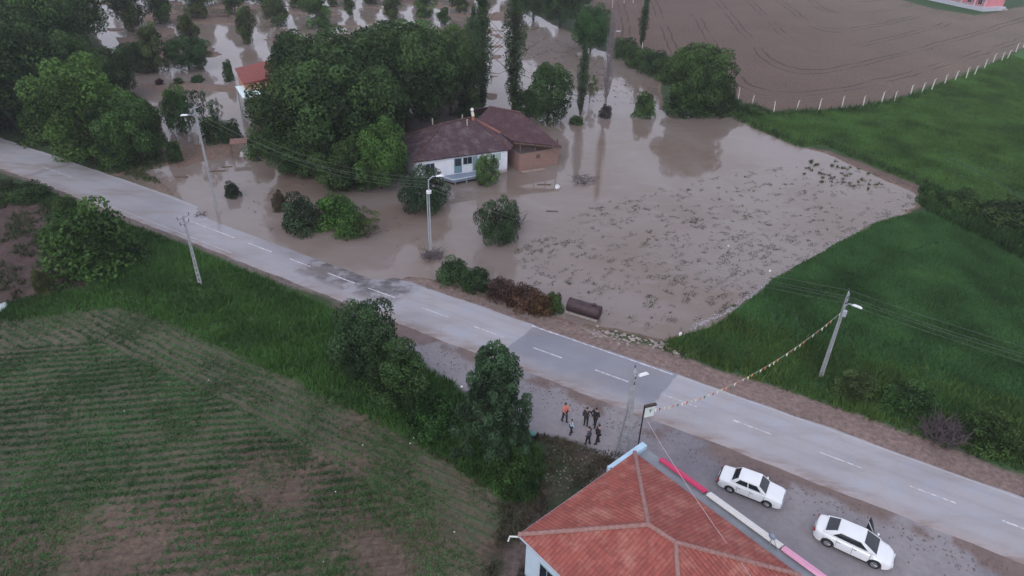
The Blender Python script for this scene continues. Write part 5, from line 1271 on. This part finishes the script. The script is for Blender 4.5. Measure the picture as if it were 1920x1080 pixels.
# car 2: modern saloon with its far front door open
a, b_ = gp(1545, 1022), gp(1640, 1066); d = (b_-a).normalized(); nn = Vector((-d.y, d.x, 0))
c2 = (a+b_)/2+nn*(1.8/2-.1)
S2 = dict(L=4.6, W=1.80, wr=.33, wx=(-1.36, 1.34), belt=.98, roof=1.43, wb=.82, wt=.60, gh=(-1.78, -1.0, .40, 1.32),
          plan=[(-2.3, .62), (-2.22, .80), (-2.0, .92), (-1.3, .99), (0, 1), (1.3, .98), (1.85, .90), (2.12, .76), (2.3, .5)],
          top=[(-2.3, .72), (-2.25, .98), (-2.15, 1.02), (-1.75, 1.03), (1.3, .97), (1.8, .84), (2.15, .70), (2.3, .48)],
          side=[(-2.3, .66), (-2.2, .88), (-1.7, .92), (0, .88), (1.3, .84), (1.85, .74), (2.15, .60), (2.3, .42)], low=[(-2.3, .36), (-2.0, .22), (2.0, .19), (2.3, .28)], win=((.16, .86),), doors=(1.0, .0, -.92))
k2 = make_car((c2.x, c2.y, float(tz(c2.x, c2.y))), math.atan2(d.y, d.x), 'newer rounded white saloon car with its far front door open', S2)
# open door, hinged at the front of the door opening, swung out from the far side
hg = Vector((.92, .90, 0)); an = R(180-62); dd = Vector((math.cos(an), math.sin(an), 0)); dn = Vector((-dd.y, dd.x, 0))
mb = MB().box(hg+dd*.52+Vector((0, 0, .62)), (1.04, .07, .62), an).build('door', M_car, k2, bevel=.02)
MB().box(hg+dd*.50+dn*.04+Vector((0, 0, .64)), (.9, .03, .5), an).build('door_trim', M_trim, mb)
fr_ = MB(); P = [hg+dd*.06+Vector((0, 0, .93)), hg+dd*.50+Vector((0, 0, 1.30))-dn*-.03, hg+dd*.98+Vector((0, 0, 1.33)), hg+dd*1.0+Vector((0, 0, .93))]
fr_.tube(P, .025, 6); fr_.build('window_frame', M_trim, mb)
MB().poly([P[0], P[3], P[2], P[1]]).build('pane', M_cglass, mb)
MB().box((.42, .885, .66), (.95, .03, .56)).build('door_opening', M_trim, k2)

# ================================================================ PEOPLE
def skinmesh(name, V, Edg, Rad, m, parent, sub=2, extra=None):
    me = bpy.data.meshes.new(name); me.from_pydata([tuple(v) for v in V], Edg, []); me.update(); me.materials.append(m)
    o = bpy.data.objects.new(name, me); C.objects.link(o); o.parent = parent
    sk = o.modifiers.new('skin', 'SKIN'); lay = me.skin_vertices
    if not len(lay):
        bpy.context.view_layer.objects.active = o
    if len(me.skin_vertices) == 0:
        import bmesh
        bm = bmesh.new(); bm.from_mesh(me); bm.verts.layers.skin.verify(); bm.to_mesh(me); bm.free()
    for i, r_ in enumerate(Rad):
        me.skin_vertices[0].data[i].radius = (r_, r_) if not isinstance(r_, tuple) else r_
    me.skin_vertices[0].data[0].use_root = True; sk.use_smooth_shade = True
    s = o.modifiers.new('sub', 'SUBSURF'); s.levels = sub; s.render_levels = sub
    return o
M_skin = mat('skin', (.42, .25, .18), .6)
M_hair = mat('dark hair', (.018, .014, .012), .8)
M_shoe = mat('dark shoes', (.02, .018, .018), .6)
def person(u, v, ang, H, shirt, trous, label, armL=(0, 0), armR=(0, 0), step=.14, bulk=1.0, longcoat=False, hair=True, bend=0, headturn=0):
    """arm = (forward swing deg, elbow bend deg, outward deg)"""
    b = gp(u, v); e = empty('person', (b.x, b.y, float(tz(b.x, b.y))+.01), ang, label, 'person'); e.scale = (H/1.75,)*3
    sh = mat('shirt'+str(int(u)), shirt, .8, noise=(6, .12)); tr = mat('trousers'+str(int(u)), trous, .85, noise=(6, .12))
    # x = facing direction, y = left
    pel = Vector((0, 0, .95)); lean = bend; ch = Vector((.10*lean, 0, 1.28)); nk = Vector((.16*lean, 0, 1.47)); hd_ = Vector((.20*lean+.02, 0, 1.63)); top_ = Vector((.20*lean+.01, 0, 1.70))
    V = [pel, Vector((.03*lean, 0, 1.10)), ch, nk, hd_, top_]; E_ = [(0, 1), (1, 2), (2, 3), (3, 4), (4, 5)]; Rd = [(.13*bulk, .15*bulk), (.115*bulk, .14*bulk), (.13*bulk, .17*bulk), .055, (.092, .078), (.07, .06)]
    legs = {}
    for s in (1, -1):
        st_ = step*s
        hip = Vector((0, .09*s, .90)); kn = Vector((.03+st_*.5, .10*s, .50)); an_ = Vector((st_, .11*s, .09)); to = an_+Vector((.11, .02*s, -.04))
        i = len(V); V += [hip, kn, an_, to]; E_ += [(0, i), (i, i+1), (i+1, i+2), (i+2, i+3)]; Rd += [.095*bulk, .062, .036, .026]; legs[s] = (hip, kn, an_, to)
    hands = {}
    for s, am in ((1, armL), (-1, armR)):
        f, el = R(am[0]), R(am[1]); out = R(am[2]) if len(am) > 2 else R(8)
        sho = ch+Vector((0, .185*s*bulk, .13)); dr_ = Vector((math.sin(f)*math.cos(out), s*math.sin(out), -math.cos(f)*math.cos(out))); elb = sho+dr_*.29
        d2_ = Vector((math.sin(f+el)*math.cos(out*.6), s*math.sin(out*.6), -math.cos(f+el)*math.cos(out*.6))); wr = elb+d2_*.25
        i = len(V); V += [sho, elb, wr, wr+d2_*.07]; E_ += [(2, i), (i, i+1), (i+1, i+2), (i+2, i+3)]; Rd += [.062*bulk, .042, .028, (.034, .022)]; hands[s] = (sho, elb, wr, d2_)
    skinmesh('body', V, E_, Rd, M_skin, e)
    # fingers and face
    hm = MB()
    for s, (sho, elb, wr, d_) in hands.items():
        sd = Vector((0, 1, 0))if abs(d_.y) < .7 else Vector((1, 0, 0)); sd = (sd-d_*sd.dot(d_)).normalized(); pn_ = d_.cross(sd)
        for k_, (o_, l_) in enumerate(((-.028, .062), (-.010, .075), (.010, .070), (.028, .055))):
            p = wr+d_*.085+Vector((1, 0, 0))*0+pn_*0+d_.cross(sd)*o_; hm.tube([p, p+d_*l_*.55+sd*-s*.008, p+d_*l_+sd*-s*.024], [.0095, .009, .007], 5)
        p = wr+d_*.04+pn_*.028*1; hm.tube([p, p+d_*.03+pn_*.022, p+d_*.062+pn_*.026], [.011, .010, .008], 5)
    ht = Matrix.Rotation(headturn, 3, 'Z')
    for s in (1, -1):
        hm.ball(hd_+Vector((0, .078*s, -.01)), (.018, .012, .028), 6, 5)
    hm.tube([hd_+Vector((.08, 0, .015)), hd_+Vector((.112, 0, -.025)), hd_+Vector((.088, 0, -.035))], [.008, .014, .010], 6)
    hm.tube([hd_+Vector((.088, -.022, -.055)), hd_+Vector((.094, 0, -.056)), hd_+Vector((.088, .022, -.055))], .006, 5)
    hm.build('hands_and_face', M_skin, e, 60)
    ey = MB()
    for s in (1, -1): ey.ball(hd_+Vector((.083, .03*s, .012)), (.010, .012, .008), 6, 4)
    ey.build('eyes', M_hair, e)
    if hair: MB().ball(hd_+Vector((-.018, 0, .04)), (.095, .088, .088), 12, 8).build('hair', M_hair, e, 60)
    # clothes, a little proud of the body
    V2 = [V[0]+Vector((0, 0, -.02)), V[1], V[2], V[2]+(V[3]-V[2])*.65]; E2 = [(0, 1), (1, 2), (2, 3)]; R2 = [(.15*bulk, .175*bulk), (.135*bulk, .165*bulk), (.15*bulk, .185*bulk), .075]
    if longcoat: V2.append(V[0]+Vector((0, 0, -.25))); E2.append((0, 4)); R2.append((.16, .19))
    for s, (sho, elb, wr, d_) in hands.items():
        i = len(V2); V2 += [sho, elb, elb.lerp(wr, .85)]; E2 += [(2, i), (i, i+1), (i+1, i+2)]; R2 += [.078*bulk, .055, .042]
    skinmesh('shirt', V2, E2, R2, sh, e)
    V3 = [V[0]]; E3 = []; R3 = [(.145*bulk, .165*bulk)]
    for s, (hip, kn, an_, to) in legs.items():
        i = len(V3); V3 += [hip, kn, an_+Vector((0, 0, .01))]; E3 += [(0, i), (i, i+1), (i+1, i+2)]; R3 += [.112*bulk, .078, .06]
    skinmesh('trousers', V3, E3, R3, tr, e)
    sm = MB()
    for s, (hip, kn, an_, to) in legs.items():
        sm.tube([an_+Vector((-.07, 0, -.045)), an_+Vector((.02, 0, -.03)), to+Vector((.03, 0, 0))], [.062, .066, .05], 8)
    sm.build('shoes', M_shoe, e, 60)
    return e
BK = (.014, .014, .018)
person(1058, 790, R(-60), 1.82, (.62, .20, .15), (.014, .018, .04), 'person in an orange red shirt and dark trousers, hands together in front', (20, 70), (20, 75))
person(1070, 814, R(20), 1.45, (.42, .66, .86), (.02, .022, .04), 'smaller person in a light blue top, lower left of the group', (10, 30), (10, 30))
person(1098, 797, R(-100), 1.75, (.03, .028, .035), BK, 'person all in dark clothes with one arm held out, left of the pair in black', (5, 20, 38), (5, 15, 12), step=.05)
person(1115, 799, R(-130), 1.8, BK, BK, 'taller person in black with elbow out, at the back right of the group', (15, 95, 30), (15, 95, 30), bulk=1.08)
person(1120, 831, R(-170), 1.82, BK, BK, 'person in black standing nearest to the camera on the right', (10, 60), (10, 30), bulk=1.1)
person(1102, 833, R(150), 1.72, (.075, .065, .10), BK, 'person in a grey purple shirt with hands on hips, nearest on the left', (-10, 60, 42), (-10, 60, 42), step=.12)

# ================================================================ HAZE, added to lift and soften the dark tones
hm_ = bpy.data.materials.new('added haze'); hm_.use_nodes = True; n_ = hm_.node_tree; n_.nodes.remove(n_.nodes['Principled BSDF'])
pv = n_.nodes.new('ShaderNodeVolumePrincipled'); pv.inputs['Color'].default_value = (.82, .84, .92, 1); pv.inputs['Density'].default_value = .00035; pv.inputs['Anisotropy'].default_value = .2
n_.links.new(pv.outputs[0], n_.nodes['Material Output'].inputs['Volume'])
hz = MB().box((0, 700, 21), (9000, 7000, 48)).build('haze', hm_); tag(hz, kind='stuff')
sc.cycles.volume_bounces = 0
